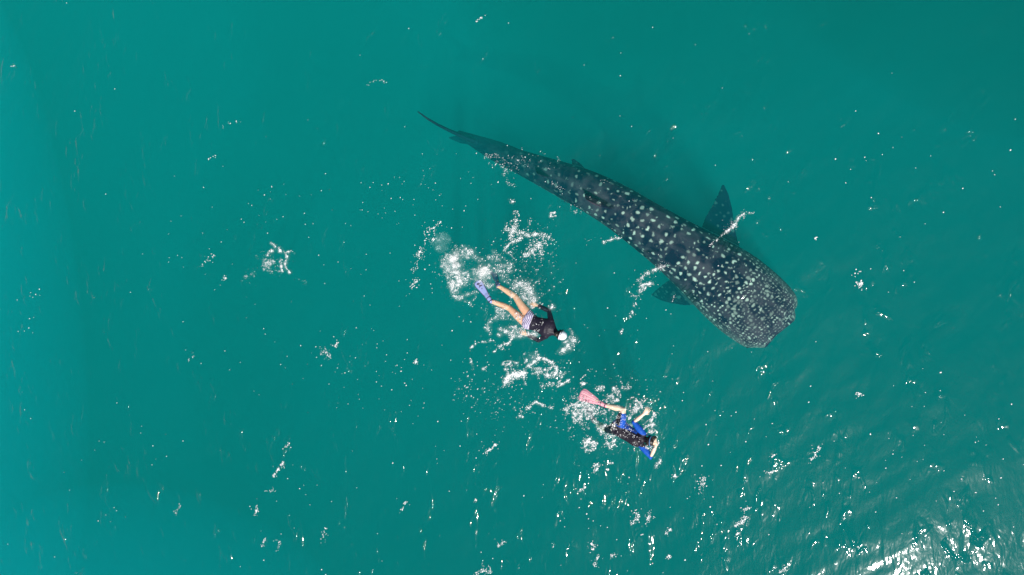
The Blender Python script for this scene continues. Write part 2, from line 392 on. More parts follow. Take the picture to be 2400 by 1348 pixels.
def shark():
    A = np.array(ST, float); A[:, 5] -= .05
    rows = []
    for i in range(len(A) - 1):
        for k in range(6): rows.append(cat(A, i + k / 6))
    rows.append(A[-1])
    ctr = []; hw = []; hh = []
    for r in rows:
        ctr.append(P(r[1], r[2], r[5])); hw.append(r[3] * (CAM_H - r[5]) / F_PX); hh.append(r[4])
    n = len(ctr); seg = 72; v, f = [], []
    for i in range(n):
        t = (ctr[min(i + 1, n - 1)] - ctr[max(i - 1, 0)]); t.z = 0; t.normalize()
        side = Vector((t.y, -t.x, 0))
        s = i / (n - 1); ex = 0.80 if s < .25 else .80 + .2 * min(1, (s - .25) * 3)
        for j in range(seg):
            q = 2 * math.pi * j / seg; c, sn = math.cos(q), math.sin(q)
            cx = math.copysign(abs(c) ** ex, c); sz = math.copysign(abs(sn) ** ex, sn)
            ridge = 0
            if sn > 0 and s > .22:      # keels that run along the back and flanks
                for qa in (90, 62, 118, 38, 142):
                    d = (math.degrees(q) - qa); ridge += .022 * math.exp(-(d / 3.2) ** 2)
                ridge *= min(1, (s - .22) * 5)
            low = .85 if sn < 0 else 1
            v.append(ctr[i] + side * hw[i] * cx * (1 + ridge) + Vector((0, 0, hh[i] * sz * (low + ridge * 1.5))))
    for i in range(n - 1):
        for j in range(seg):
            a = i * seg + j; b = i * seg + (j + 1) % seg; f.append((a, b, b + seg, a + seg))
    f.append(tuple(reversed(range(seg)))); f.append(tuple(range((n - 1) * seg, n * seg)))
    parts = [(v, f)]
    # pectoral fins: (leading, trailing) rows
    up = [((1742, 600, -.90), (1640, 560, -.95)), ((1730, 565, -.92), (1642, 535, -.99)), ((1722, 530, -.90), (1652, 508, -.98)),
          ((1717, 490, -.86), (1670, 478, -.94)), ((1708, 455, -.80), (1683, 452, -.86)), ((1697, 432, -.76), (1691, 434, -.78))]
    up = [((a[0], a[1], a[2] - .15 - .13 * k), (b[0], b[1], b[2] - .15 - .13 * k)) for k, (a, b) in enumerate(up)]
    parts.append(fin_blade([(P(*a), P(*b)) for a, b in up], (0, 1, 0), [.07, .055, .045, .034, .024, .014]))
    dn = [((1665, 722, -.95), (1590, 640, -.98)), ((1635, 716, -1.12), (1575, 650, -1.15)), ((1605, 716, -1.32), (1560, 660, -1.36)),
          ((1575, 712, -1.52), (1545, 672, -1.56)), ((1550, 705, -1.70), (1532, 683, -1.74)), ((1530, 694, -1.86), (1525, 690, -1.88))]
    dn = [((a[0], a[1], a[2] * 1.55 + .42), (b[0], b[1], b[2] * 1.55 + .42)) for a, b in dn]
    parts.append(fin_blade([(P(*a), P(*b)) for a, b in dn], (-1, -.3, -1), [.07, .055, .045, .034, .024, .014]))
    # first dorsal fin, heeled a little to the lower left
    d1 = [((1452, 490, -.62), (1368, 446, -.62)), ((1440, 490, -.45), (1368, 450, -.45)), ((1424, 489, -.30), (1368, 456, -.31)), ((1404, 484, -.22), (1370, 463, -.24)), ((1388, 477, -.16), (1374, 468, -.17))]
    parts.append(fin_blade([(P(*a), P(*b)) for a, b in d1], (0, 0, 1), [.065, .045, .034, .026, .014]))
    d2 = [((1300, 418, -.92), (1254, 398, -.96)), ((1290, 418, -.78), (1254, 401, -.80)), ((1278, 416, -.66), (1256, 405, -.68)), ((1268, 412, -.58), (1258, 407, -.60))]
    parts.append(fin_blade([(P(*a), P(*b)) for a, b in d2], (0, 0, 1), [.05, .034, .024, .014]))
    # pelvic and anal fins
    for rows_ in ([((1345, 478, -1.02), (1318, 455, -1.02)), ((1318, 480, -1.12), (1300, 464, -1.12)), ((1296, 474, -1.20), (1290, 468, -1.20))],
                  [((1378, 402, -1.02), (1345, 398, -1.02)), ((1362, 384, -1.12), (1340, 384, -1.12)), ((1345, 372, -1.20), (1338, 374, -1.20))]):
        parts.append(fin_blade([(P(*a), P(*b)) for a, b in rows_], (0, 1, -1), [.045, .03, .014]))
    # caudal fin: upright, seen from above as a dark line
    up_l = [((1120, 334, -1.30), (1082, 318, -1.60)), ((1098, 326, -1.12), (1060, 308, -1.40)), ((1068, 313, -.90), (1036, 298, -1.15)), ((1036, 298, -.66), (1012, 285, -.86)),
            ((1006, 281, -.44), (992, 272, -.56)), ((980, 262, -.28), (977, 260, -.31))]
    dz = [-.38, -.38, -.37, -.35, -.32, -.28]
    up_l = [((a[0], a[1], a[2] + q), (b[0], b[1], b[2] + q)) for (a, b), q in zip(up_l, dz)]
    parts.append(fin_blade([(P(*a), P(*b)) for a, b in up_l], (-1, .5, 1), [.085, .06, .045, .036, .026, .014]))
    lo_l = [((1126, 338, -1.42), (1080, 316, -1.45)), ((1108, 340, -1.62), (1066, 318, -1.55)), ((1084, 336, -1.86), (1056, 320, -1.78)), ((1062, 328, -2.06), (1050, 322, -2.02))]
    lo_l = [((a[0], a[1], a[2] - .4), (b[0], b[1], b[2] - .4)) for a, b in lo_l]
    parts.append(fin_blade([(P(*a), P(*b)) for a, b in lo_l], (-1, .5, -1), [.075, .045, .032, .014]))
    me = remesh(parts, .0135, 7, .5)
    # ---- skin pattern painted on from along-body / across-body coordinates
    C = coords(me); NZ = np.empty(len(C) * 3); me.vertices.foreach_get('normal', NZ); NZ = NZ.reshape(-1, 3)[:, 2]
    cl = np.array([[c.x, c.y] for c in ctr]); seglen = np.hypot(*np.diff(cl, axis=0).T); cum = np.concatenate([[0], np.cumsum(seglen)])
    best = np.full(len(C), 1e9); S = np.zeros(len(C)); Vv = np.zeros(len(C))
    for i in range(n - 1):
        a = cl[i]; d = cl[i + 1] - a; L2 = d @ d
        u = ((C[:, :2] - a) @ d) / L2
        uc = np.clip(u, 0 if i else -3, 1 if i < n - 2 else 30)
        q = C[:, :2] - (a + uc[:, None] * d); dist = np.hypot(q[:, 0], q[:, 1])
        better = dist < best
        sg = np.sign(d[0] * q[:, 1] - d[1] * q[:, 0]) * -1
        best = np.where(better, dist, best); S = np.where(better, cum[i] + uc * math.sqrt(L2), S); Vv = np.where(better, sg * dist, Vv)
    hwi = np.interp(S, cum, hw); zc = np.interp(S, cum, [c.z for c in ctr]); hhi = np.interp(S, cum, hh)
    lat = Vv / np.maximum(hwi, .05)
    hgt = np.clip((C[:, 2] - zc) / np.maximum(hhi, .05), -1, 1)
    onfin = (np.abs(lat) > 1.12)
    # arc length across the back
    arc = np.where(onfin, Vv * 1.1, np.arcsin(np.clip(lat, -1, 1)) * hwi)
    rg = np.random.default_rng(3); spots = []
    s = 0.04
    while s < 8.8:
        h = float(np.interp(s, cum, hw))
        if s < 1.35:
            k = s / 1.35; dx = .052 + .045 * k; dy = .05 + .05 * k
        else:
            k = min(1, (s - 1.35) / 1.2); dx = .105 + .075 * k; dy = .125 + .045 * k
        off = (.5 * dy if int(round(s / dx)) % 2 else 0) + rg.normal() * .02; w = h * 1.7 + (.9 if 1.5 < s < 3.0 else 0)
        yy = -w + off
        while yy < w:
            fin = abs(yy) > h * 1.5
            big = .185 * dx if s > 1.2 else .21 * dx
            r = big * rg.lognormal(-.02, .32) * 1.0
            r = min(r, .034)
            if fin: r = rg.uniform(.016, .034)
            if rg.random() < (.95 if s < 1.3 else .76):
                spots.append((s + rg.normal() * dx * .08, yy + rg.normal() * dy * .11, r, rg.uniform(.25, 1.0) if s > 1.0 else (rg.uniform(.12, .50) if rg.random() < .8 else rg.uniform(.5, .85)), rg.uniform(-.5, .5)))
            yy += dy * (.8 if fin else 1)
        # tiny freckles between the rows
        if s > .6:
            for _ in range(int(w * 7)):
                spots.append((s + rg.uniform(-.5, .5) * dx, rg.uniform(-w, w), rg.uniform(.009, .016), rg.uniform(.25, .6), 0))
        s += dx
    sp = np.array(spots); kd = kdtree.KDTree(len(sp))
    for i, q in enumerate(sp): kd.insert((q[0], q[1], 0), i)
    kd.balance()
    jx = (fbm(S * 16, arc * 16, 71, 3) - .5) * .062; jy = (fbm(S * 16 + 40, arc * 16, 72, 3) - .5) * .062
    spot = np.zeros(len(C))
    up_side = hgt > -.35
    for i in np.nonzero(up_side | onfin)[0]:
        x_, y_ = S[i] + jx[i], arc[i] + jy[i]
        for co, k, dd in kd.find_n((x_, y_, 0), 2):
            q = sp[k]; e = q[4] * .5
            ex_ = x_ - q[0]; ey_ = y_ - q[1]
            d = math.sqrt((ex_ * (1 + e)) ** 2 + (ey_ * (1 - e)) ** 2) / q[2]
            val = q[3] * min(1, max(0, (1.25 - d) / .55))
            if val > spot[i]: spot[i] = val
    fade = np.interp(S, [0, 3.2, 4.6, 6.2, 7.0], [1, .95, .6, .3, .02])
    spot *= fade * np.where(up_side, 1, .4)
    dark = np.array([.001, .002, .022]); grey = np.array([.070, .044, .064]); pale = np.array([.80, .70, .58]); belly = np.array([.50, .52, .46])
    mott = fbm(S * 3.2, arc * 4.5, 51, 4); mott = np.clip((mott - .46) * 4.6, 0, 1)
    bars = np.clip(np.sin(S * 2 * math.pi / .36 + 1.6 * (fbm(S * 1.5, arc * 2.5, 60, 3) - .5) * 4) - .15, 0, 1) * np.interp(S, [1.2, 2.0, 6.5, 7.2], [0, 1, .9, 0])
    wisps = np.clip(1 - np.abs(fbm(S * 7 + fbm(S * 4, arc * 4, 5, 2) * 2, arc * 6, 90, 3) - .5) / .045, 0, 1) * .38
    mid = np.exp(-(arc / .05) ** 2) * .4 * (S > 1.4)
    g = np.clip(.02 + mott * .62 + bars * .42 + wisps * 1.2 + mid, 0, 1.1) * np.interp(S, [6.4, 7.6], [1, .25])
    head = np.interp(S, [0, .5, 1.2], [.9, .45, 0])
    g = np.clip(g + head * .7 * fbm(S * 14, arc * 14, 77, 3), 0, 1.6)
    col = dark + (grey - dark) * g[:, None]
    # pale lips and cheeks low on the head, pale flanks and belly
    rim = np.clip((.30 - hgt) / .75, 0, 1) * (~onfin) * (np.abs(lat) < 1.03)
    rim = np.clip(rim * (0.65 + .7 * fbm(S * 6, arc * 6, 44, 3)), 0, 1)
    rimw = np.interp(S, [0, 1.2, 2.5, 6, 7], [.55, .5, .55, .5, .1])
    col = col + (belly - col) * (rim * rimw)[:, None]
    col = col + (belly * .5 - col) * (np.clip((np.abs(lat) - .80) / .2, 0, 1) * np.interp(S, [0, .3, 1.6, 2.2], [.5, .45, .4, 0]) * (~onfin))[:, None] * .8
    # whiter underside
    under = np.clip((-.25 - hgt) / .3, 0, 1) * (NZ < -.05) * (np.abs(lat) < 1.0) * np.interp(S, [6.8, 7.4], [1, 0]); col = col + (belly * 1.2 - col) * under[:, None] * .9
    col = np.where(onfin[:, None], dark * 1.3 + grey * .12 * mott[:, None], col)
    col = col + (pale - col) * spot[:, None] * np.where(onfin, .65, 1)[:, None]
    # gill slits, five dark lines ahead of and above each pectoral fin
    for k in range(5):
        s0 = 1.62 + k * .085
        gs = np.exp(-((S - s0 - .10 * (np.abs(lat) - .8)) / .013) ** 2) * ((np.abs(lat) > .72) & (np.abs(lat) < 1.0) & (hgt > -.4))
        col = col * (1 - .8 * gs[:, None])
    set_col(me, col)
    me.materials.append(simple_mat("shark_skin", (1, 1, 1), .75, .003, 90, .22, attr='Col', spec=.12))
    o = link(bpy.data.objects.new("whale_shark", me))
    tag(o, "huge dark whale shark with white spots swimming just under the surface", "whale shark")
    # eyes low on the corners of the head
    em = simple_mat("eye_black", (.01, .01, .012), .15)
    for q in ((1848, 682, -.72), (1752, 812, -.72)):
        v, f = ellipsoid(P(*q), (.035, .035, .03)); obj_from("eye", v, f, em, o)
    return o
shark()

# ------------------------------------------------------------------ swimmers
SKIN = simple_mat("skin", (.78, .43, .27), .45, .001, 30, .10, sss=.25)
SKIN2 = simple_mat("skin_fair", (.78, .58, .44), .45, .001, 30, .10, sss=.25)
HAIR = simple_mat("dark_hair", (.025, .018, .014), .35, .004, 80, .4)
BLACK = simple_mat("black_rubber", (.018, .018, .022), .4, .001, 50, .3)

def frame_of(axis, up=(0, 0, 1)):
    a = Vector(axis).normalized(); u = Vector(up); s = a.cross(u).normalized(); u = s.cross(a).normalized()
    return Matrix((a, s, u)).transposed()      # columns: forward, side, up

def hand_parts(wrist, direction, palm_n, side=1, curl=.25, scale=1.0):
    """Palm, four unequal fingers bent at the knuckles and a thumb from the side of the palm."""
    d = Vector(direction).normalized(); nrm = Vector(palm_n); nrm = (nrm - d * nrm.dot(d)).normalized(); s = d.cross(nrm).normalized() * side
    w = Vector(wrist); out = []
    out.append(tube([w - d * .02, w + d * .03 * scale, w + d * .085 * scale], [(.027, .020), (.038, .016), (.042, .014)], 12, nrm))
    L = [.070, .082, .076, .058]
    for i in range(4):
        off = (i - 1.5) * .0235 * scale; base = w + d * .080 * scale + s * -off
        fan = (d - s * (i - 1.5) * .13).normalized(); p = base; pts = [p - d * .02]; dirr = fan
        for j, fr in enumerate((.46, .30, .24)):
            p = p + dirr * L[i] * fr * scale; pts.append(p)
            dirr = (dirr + nrm * curl * (.6 + .4 * j)).normalized()
        out.append(tube(pts, [.0105, .0098, .0088, .0078], 10, nrm))
    tb = w + d * .022 * scale + s * .030
    t1 = (d * .55 + s * .80 + nrm * .12).normalized(); t2 = (d * .85 + s * .40 + nrm * .3).normalized()
    out.append(tube([tb - t1 * .015, tb + t1 * .034 * scale, tb + t1 * .034 * scale + t2 * .032 * scale], [.014, .0115, .0095], 10, nrm))
    return out

def foot_parts(ankle, toe_dir, up):
    d = Vector(toe_dir).normalized(); a = Vector(ankle)
    return [tube([a - d * .035, a + d * .04, a + d * .12, a + d * .19], [(.034, .036), (.036, .034), (.044, .024), (.036, .014)], 12, up)]

def head_parts(c, crown, face):
    """Skull, jaw, nose, brow, lips and ears; crown = towards top of head, face = where it looks."""
    cr = Vector(crown).normalized(); fa = Vector(face); fa = (fa - cr * fa.dot(cr)).normalized(); s = cr.cross(fa).normalized()
    M = Matrix((fa, s, cr)).transposed(); c = Vector(c); E = lambda a, b, x: ellipsoid(c + fa * a[0] + s * a[1] + cr * a[2], b, M if x is None else x)
    o = [E((0, 0, .015), (.098, .077, .098), None), E((.028, 0, -.062), (.062, .056, .058), None), E((.060, 0, -.098), (.026, .030, .022), None)]
    o += [E((.104, 0, -.030), (.018, .013, .026), None), E((.084, 0, .008), (.018, .052, .012), None), E((.088, 0, -.070), (.012, .024, .010), None)]
    for q in (-1, 1):
        o.append(E((-.004, q * .080, -.022), (.018, .010, .032), None)); o.append(E((.084, q * .030, -.008), (.012, .014, .009), None))
    return o, M

def shell(body_me, mask, off, name, mat, parent, colour=None, wrinkle=.003):
    """Clothing: the faces of the body inside the mask, lifted off the skin."""
    C = coords(body_me); Nn = np.empty(len(C) * 3); body_me.vertices.foreach_get('normal', Nn); Nn = Nn.reshape(-1, 3)
    keep = [tuple(p.vertices) for p in body_me.polygons if all(mask[i] for i in p.vertices)]
    used = sorted({i for q in keep for i in q}); mp = {a: b for b, a in enumerate(used)}
    used = np.array(used); Cu = C[used]
    wr = (fbm(Cu[:, 0] * 26 + Cu[:, 2] * 9, Cu[:, 1] * 26, 66, 3) - .5) * 2 * wrinkle
    top = Cu + Nn[used] * (off + wr)[:, None] if not np.isscalar(off) else Cu + Nn[used] * (off + wr)[:, None]
    me = mesh_from(name, top.tolist(), [tuple(mp[i] for i in q) for q in keep])
    if colour is not None: set_col(me, colour(Cu))
    me.materials.append(mat); o = link(bpy.data.objects.new(name, me), parent)
    sd = o.modifiers.new("thickness", 'SOLIDIFY'); sd.thickness = .003; sd.offset = -1
    return o

def seg_param(C, a, b):
    a = np.array(a); b = np.array(b); d = b - a
    t = (C - a) @ d / (d @ d); tc = np.clip(t, 0, 1); return t, np.linalg.norm(C - (a + tc[:, None] * d), axis=1)

def nearest(C, bones):
    """bones: list of (name, a, b, radius). -> index of the closest, and its parameter"""
    D = []; T = []
    for nme, a, b, r in bones:
        t, d = seg_param(C, a, b); D.append(d - r); T.append(t)
    D = np.array(D); i = D.argmin(0); return i, np.array(T)[i, np.arange(len(C))]

def swim_fin(name, heel, tip, up, length_w, blade_mat, pocket_mat, rail_mat, parent, label=None, droop=0.0, marks=None, rib=None, halfw=.095, mark_mat=None, cuff=None):
    """blade (the part) > foot_pocket, side_rail x2, ribs and marks."""
    a = Vector(heel); b = Vector(tip); d = (b - a); L = d.length; d.normalize(); u = Vector(up); u = (u - d * u.dot(d)).normalized(); s = d.cross(u)
    def pt(t, w, h): return a + d * (t * L) + s * w + u * (h - droop * t * t)
    n = 18; v, f = [], []; prof = []
    for i in range(n + 1):
        t = .30 + .70 * i / n; k = (t - .30) / .70
        hw = (.045 + (halfw - .045) * min(1, k * 1.25) ** .8) * (1 - max(0, k - .82) ** 2 * 9)
        prof.append((t, hw))
    for t, hw in prof:
        th = .007 * (1.3 - t)
        for q, hh in ((-1, th), (-.5, th * 1.1), (0, th * .8), (.5, th * 1.1), (1, th), (1, -th), (0, -th), (-1, -th)):
            v.append(pt(t + (.025 * (1 - abs(q)) if t > .98 else 0), hw * q, hh))
    for i in range(n):
        for j in range(8):
            f.append((i * 8 + j, i * 8 + (j + 1) % 8, (i + 1) * 8 + (j + 1) % 8, (i + 1) * 8 + j))
    f.append(tuple(reversed(range(8)))); f.append(tuple(range(n * 8, n * 8 + 8)))
    o = obj_from(name, v, f, blade_mat, parent)
    if label: o['label'] = label
    tv, tf = tube([pt(-.05, 0, 0), pt(.08, 0, .008), pt(.22, 0, .005), pt(.36, 0, 0)], [(.036, .040), (.044, .040), (.050, .030), (.046, .012)], 14, u)
    obj_from("foot_pocket", tv, tf, pocket_mat, o)
    if cuff:
        ring = [pt(-.02 + .03 * math.sin(k * math.pi / 10), .047 * math.cos(k * math.pi / 10), .044 * math.sin(k * math.pi / 10)) for k in range(21)]
        tv, tf = tube(ring, [.011] * 21, 8, d, 1); obj_from("cuff", tv, tf, cuff, o)
        ring = [pt(.13 + .05 * math.sin(k * math.pi / 10), .049 * math.cos(k * math.pi / 10), .040 * math.sin(k * math.pi / 10)) for k in range(21)]
        tv, tf = tube(ring, [.008] * 21, 8, d, 1); obj_from("cuff", tv, tf, cuff, o)
    for q in (-1, 1):
        tv, tf = tube([pt(t, hw * q, 0) for t, hw in prof[:-1]], [.0085 - .004 * k / n for k in range(n)], 8, u, 2)
        obj_from("side_rail", tv, tf, rail_mat, o)
    if rib:
        for off in rib[0]:
            tv, tf = tube([pt(t, hw * off, .006) for t, hw in prof[:-2]], [.008 - .003 * k / n for k in range(n - 1)], 8, u, 2)
            obj_from("rib", tv, tf, rib[1], o)
    if marks:
        for poly in marks:
            vv = [pt(t, hw, .0125) for t, hw in poly] + [pt(t, hw, .003) for t, hw in poly]; m = len(poly)
            ff = [tuple(range(m)), tuple(reversed(range(m, 2 * m)))] + [(i, (i + 1) % m, m + (i + 1) % m, m + i) for i in range(m)]
            obj_from("printed_mark", vv, ff, mark_mat or pocket_mat, o, smooth=False)
    return o

def dive_mask(headc, M, parent, frame_mat, strap_mat, tubecol, snorkel_pts, strap_r=(.108, .088)):
    fa, s, cr = M.col[0].copy(), M.col[1].copy(), M.col[2].copy(); c = Vector(headc)
    ring = []
    for k in range(25):
        q = 2 * math.pi * k / 24; x = math.cos(q); y = math.sin(q)
        ring.append(c + fa * .108 + s * .074 * math.copysign(abs(x) ** .7, x) + cr * (.004 + .044 * math.copysign(abs(y) ** .7, y)) - fa * .022 * abs(x) ** 2)
    v, f = tube(ring, [.011] * 25, 8, fa, 1); m = obj_from("dive_mask", v, f, frame_mat, parent)
    glass = simple_mat("mask_glass", (.05, .09, .10), .05, 0, 10, .05)
    v, f = ellipsoid(c + fa * .106 + cr * .004, (.006, .064, .036), M); obj_from("lens", v, f, glass, m)
    st = []
    for k in range(21):
        q = math.pi * (.5 + k / 20) + 0; x = math.cos(q); y = math.sin(q)
        st.append(c + fa * (strap_r[0] * x * .98 + .0) + s * (strap_r[1] * y) + cr * (.022 + .016 * abs(x)))
    v, f = tube([c + fa * .095 + s * .078 + cr * .01] + st + [c + fa * .095 - s * .078 + cr * .01], [(.013, .005)] * 23, 10, cr, 1)
    v2 = v
    obj_from("strap", v2, f, strap_mat, m)
    v, f = tube(snorkel_pts, [.012] * len(snorkel_pts), 12, (0, .3, 1), 2)
    sn = obj_from("snorkel", v, f, tubecol, parent)
    return m, sn

def person_root(loc, label):
    o = bpy.data.objects.new("person", None); link(o); o.location = loc
    tag(o, label, "person", "snorkellers following the whale shark"); return o

def to_local(root):
    """Meshes are modelled in place; shift them so that the thing's origin is the person's middle."""
    loc = root.location.copy()
    for o in [c for c in root.children]:
        def sh(ob):
            ob.data.transform(Matrix.Translation(-loc))
            for k in ob.children: sh(k)
        sh(o)

# ---- first swimmer: face down, arms by her sides, black rash guard, striped bottoms, pale fins
def swimmer_one():
    hips = P(1238, 752, -.07); chest = P(1280, 768, -.04); neck = P(1300, 778, -.03); head = P(1314, 785, -.01)
    waist = P(1256, 759, -.055)
    ax = (neck - hips).normalized(); lat = ax.cross(Vector((0, 0, 1))).normalized()   # lat: towards lower left of the photo
    hL = hips + lat * .075; hR = hips - lat * .085
    kneeL = P(1193, 722, -.14); ankL = P(1150, 705, -.045)
    kneeR = P(1207, 694, -.17); ankR = P(1168, 670, -.14)
    shL = chest + lat * .155 + ax * .05; shR = chest - lat * .155 + ax * .05
    elR = P(1287, 729, -.16); wrR = P(1258, 715, -.17); elL = P(1262, 798, -.14); wrL = P(1234, 784, -.12)
    bones = [("torso", hips, neck, .14), ("thighL", hL, kneeL, .065), ("thighR", hR, kneeR, .065), ("shinL", kneeL, ankL, .045), ("shinR", kneeR, ankR, .045),
             ("uaL", shL, elL, .042), ("uaR", shR, elR, .042), ("faL", elL, wrL, .034), ("faR", elR, wrR, .034), ("head", neck + ax * .06, head + ax * .08, .07)]
    Z = (0, 0, 1); parts = []
    parts.append(tube([hips - ax * .06, hips + ax * .03, waist, P(1268, 763, -.05), chest, chest + ax * .09, neck - ax * .02],
                      [(.150, .095), (.172, .110), (.132, .090), (.150, .098), (.188, .112), (.176, .096), (.078, .064)], 24, Z))
    parts.append(tube([shL, chest + ax * .07, shR], [.058, .065, .058], 14, Z))
    parts.append(tube([neck - ax * .05, head], [(.055, .055), (.052, .052)], 14, Z))
    for h_, k_, a_, q in ((hL, kneeL, ankL, 1), (hR, kneeR, ankR, -1)):
        mid = (k_ + a_) / 2 + (k_ - a_) * .16
        parts.append(tube([h_ + ax * .02, h_ * .55 + k_ * .45, k_, mid, a_], [(.098, .092), (.086, .080), .060, .063, .038], 18, Z))
        parts.append(ellipsoid(h_ + Vector((0, 0, .035)) - ax * .01, (.085, .085, .075)))
    for sh, el, wr in ((shL, elL, wrL), (shR, elR, wrR)):
        parts.append(tube([sh, (sh + el) / 2, el, el * .6 + wr * .4, wr], [.052, .044, .036, .038, .025], 14, Z))
    parts += hand_parts(wrL, (wrL - elL).normalized() + Vector((-.2, 0, .1)), (0, .3, -1), -1)
    parts += hand_parts(wrR, (wrR - elR).normalized() + Vector((-.2, 0, 0)), (0, -.3, -1), 1)
    tL = (P(1118, 661, .0) - ankL).normalized(); tR = Vector((-.45, .55, -.75))
    parts += foot_parts(ankL, tL, (0, 0, 1)); parts += foot_parts(ankR, tR, (0, 0, 1))
    hp, M = head_parts(head, ax + Vector((0, 0, .15)), Vector((.25, -.1, -1))); parts += hp
    me = remesh(parts, .0058, 5, .5); me.materials.append(SKIN)
    root = person_root(hips, "snorkeller in black top, striped bottoms and white cap, kicking one pale fin")
    body = link(bpy.data.objects.new("body", me), root)
    C = coords(me); bi, bt = nearest(C, [(b[0], np.array(b[1]), np.array(b[2]), b[3]) for b in bones])
    names = np.array([b[0] for b in bones])[bi]
    along = (C - np.array(hips)) @ np.array(ax)
    latc = (C - np.array(hips)) @ np.array(lat)
    rash = ((names == "torso") & (along > .085)) | (names == "uaL") | (names == "uaR") | (((names == "faL") | (names == "faR")) & (bt < .88))
    rash |= (names == "head") & (bt < .12)
    suit = ((names == "torso") | (((names == "thighL") | (names == "thighR")))) & (along > -.10 + .42 * np.abs(latc) * .55) & (along <= .11) & (np.abs(latc) < .24)
    navy = simple_mat("black_lycra", (.012, .010, .022), .5, .002, 40, .3, spec=.3)
    strm = simple_mat("striped_lycra", (1, 1, 1), .5, .001, 40, .1, attr='Col')
    def stripes(Cu):
        a = (Cu - np.array(hips)) @ np.array(ax); l = (Cu - np.array(hips)) @ np.array(lat)
        a = a + .25 * l * 0 + .01 * np.sin(l * 30)
        s = (np.mod(a, .034) < .013); t = np.mod(a, .017) < .004
        c = np.where(s[:, None], [.72, .70, .78], [.085, .05, .20]); return np.where((t & ~s)[:, None], [.35, .3, .5], c)
    shell(me, suit, .006, "swim_bottoms", strm, root, stripes, .001)
    shell(me, rash, .011, "rash_guard", navy, root, None, .004)
    # white cap leaving a dark bun of hair free
    M3 = M; fa, s_, cr = M.col[0], M.col[1], M.col[2]
    hc = np.array(head); q = C - hc
    f_, sl, up_ = q @ np.array(fa), q @ np.array(s_), q @ np.array(cr)
    ishead = (np.linalg.norm(q, axis=1) < .16)
    cap = ishead & ((f_ < .035) | (up_ > .062)) & (up_ > -.055) & (names != "torso") & (~((f_ > .05) & (up_ < .055)))
    capm = simple_mat("white_cap", (.82, .84, .90), .4, .001, 30, .05)
    shell(me, cap, .020, "swim_cap", capm, root, None, .001)
    bun_c = Vector(head) - fa * .128 - cr * .042
    v, f = ellipsoid(bun_c, (.045, .050, .046), M)
    bun = obj_from("hair_bun", v, f, HAIR, root)
    for k in range(4):
        ring = [bun_c + s_ * (.040 - k * .007) * math.cos(a) + cr * (.036 - k * .007) * math.sin(a) - fa * (.014 + k * .009) for a in np.linspace(0, 6.283, 17)]
        v, f = tube(ring, [.006] * 17, 6, fa, 1); obj_from("hair_strand", v, f, HAIR, bun)
    b = Vector(head) + s_ * .098
    sgn = 1 if s_.y > 0 else -1
    mo = Vector(head) + fa * .125 - cr * .06
    top = Vector(head) + s_ * sgn * .105
    snk = [mo, mo + s_ * sgn * .07 - fa * .01, top + fa * .03, top - fa * .06 + cr * .015, top - fa * .16 + cr * .05, top - fa * .24 + cr * .07]
    dive_mask(head, M, root, BLACK, BLACK, BLACK, snk)
    # fins
    lav = simple_mat("lavender_blade", (.24, .29, .54), .35, .001, 20, .08)
    pk = simple_mat("dark_foot_pocket", (.03, .02, .06), .4, .001, 40, .2)
    marks = [[(.62, -.006), (.645, -.010), (.655, .010), (.635, .014), (.618, .008)],
             [(.70, -.050), (.73, -.030), (.74, .000), (.73, .045), (.76, .050), (.79, .018), (.82, -.020), (.80, -.012), (.775, -.004), (.76, -.030)],
             [(.83, .010), (.86, -.030), (.90, -.045), (.93, -.020), (.90, .005), (.88, .045), (.85, .055), (.865, .015)]]
    swim_fin("swim_fin", ankL + Vector((0, 0, .01)), P(1118, 660, .02), (0.15, 0.1, 1), 1, lav, lav, pk, root, marks=marks, halfw=.088, mark_mat=pk, cuff=pk)
    swim_fin("swim_fin", ankR, ankR + tR.normalized() * .50, (.5, .5, .2), 1, lav, lav, pk, root, halfw=.095, cuff=pk)
    to_local(root)
    return root
swimmer_one()

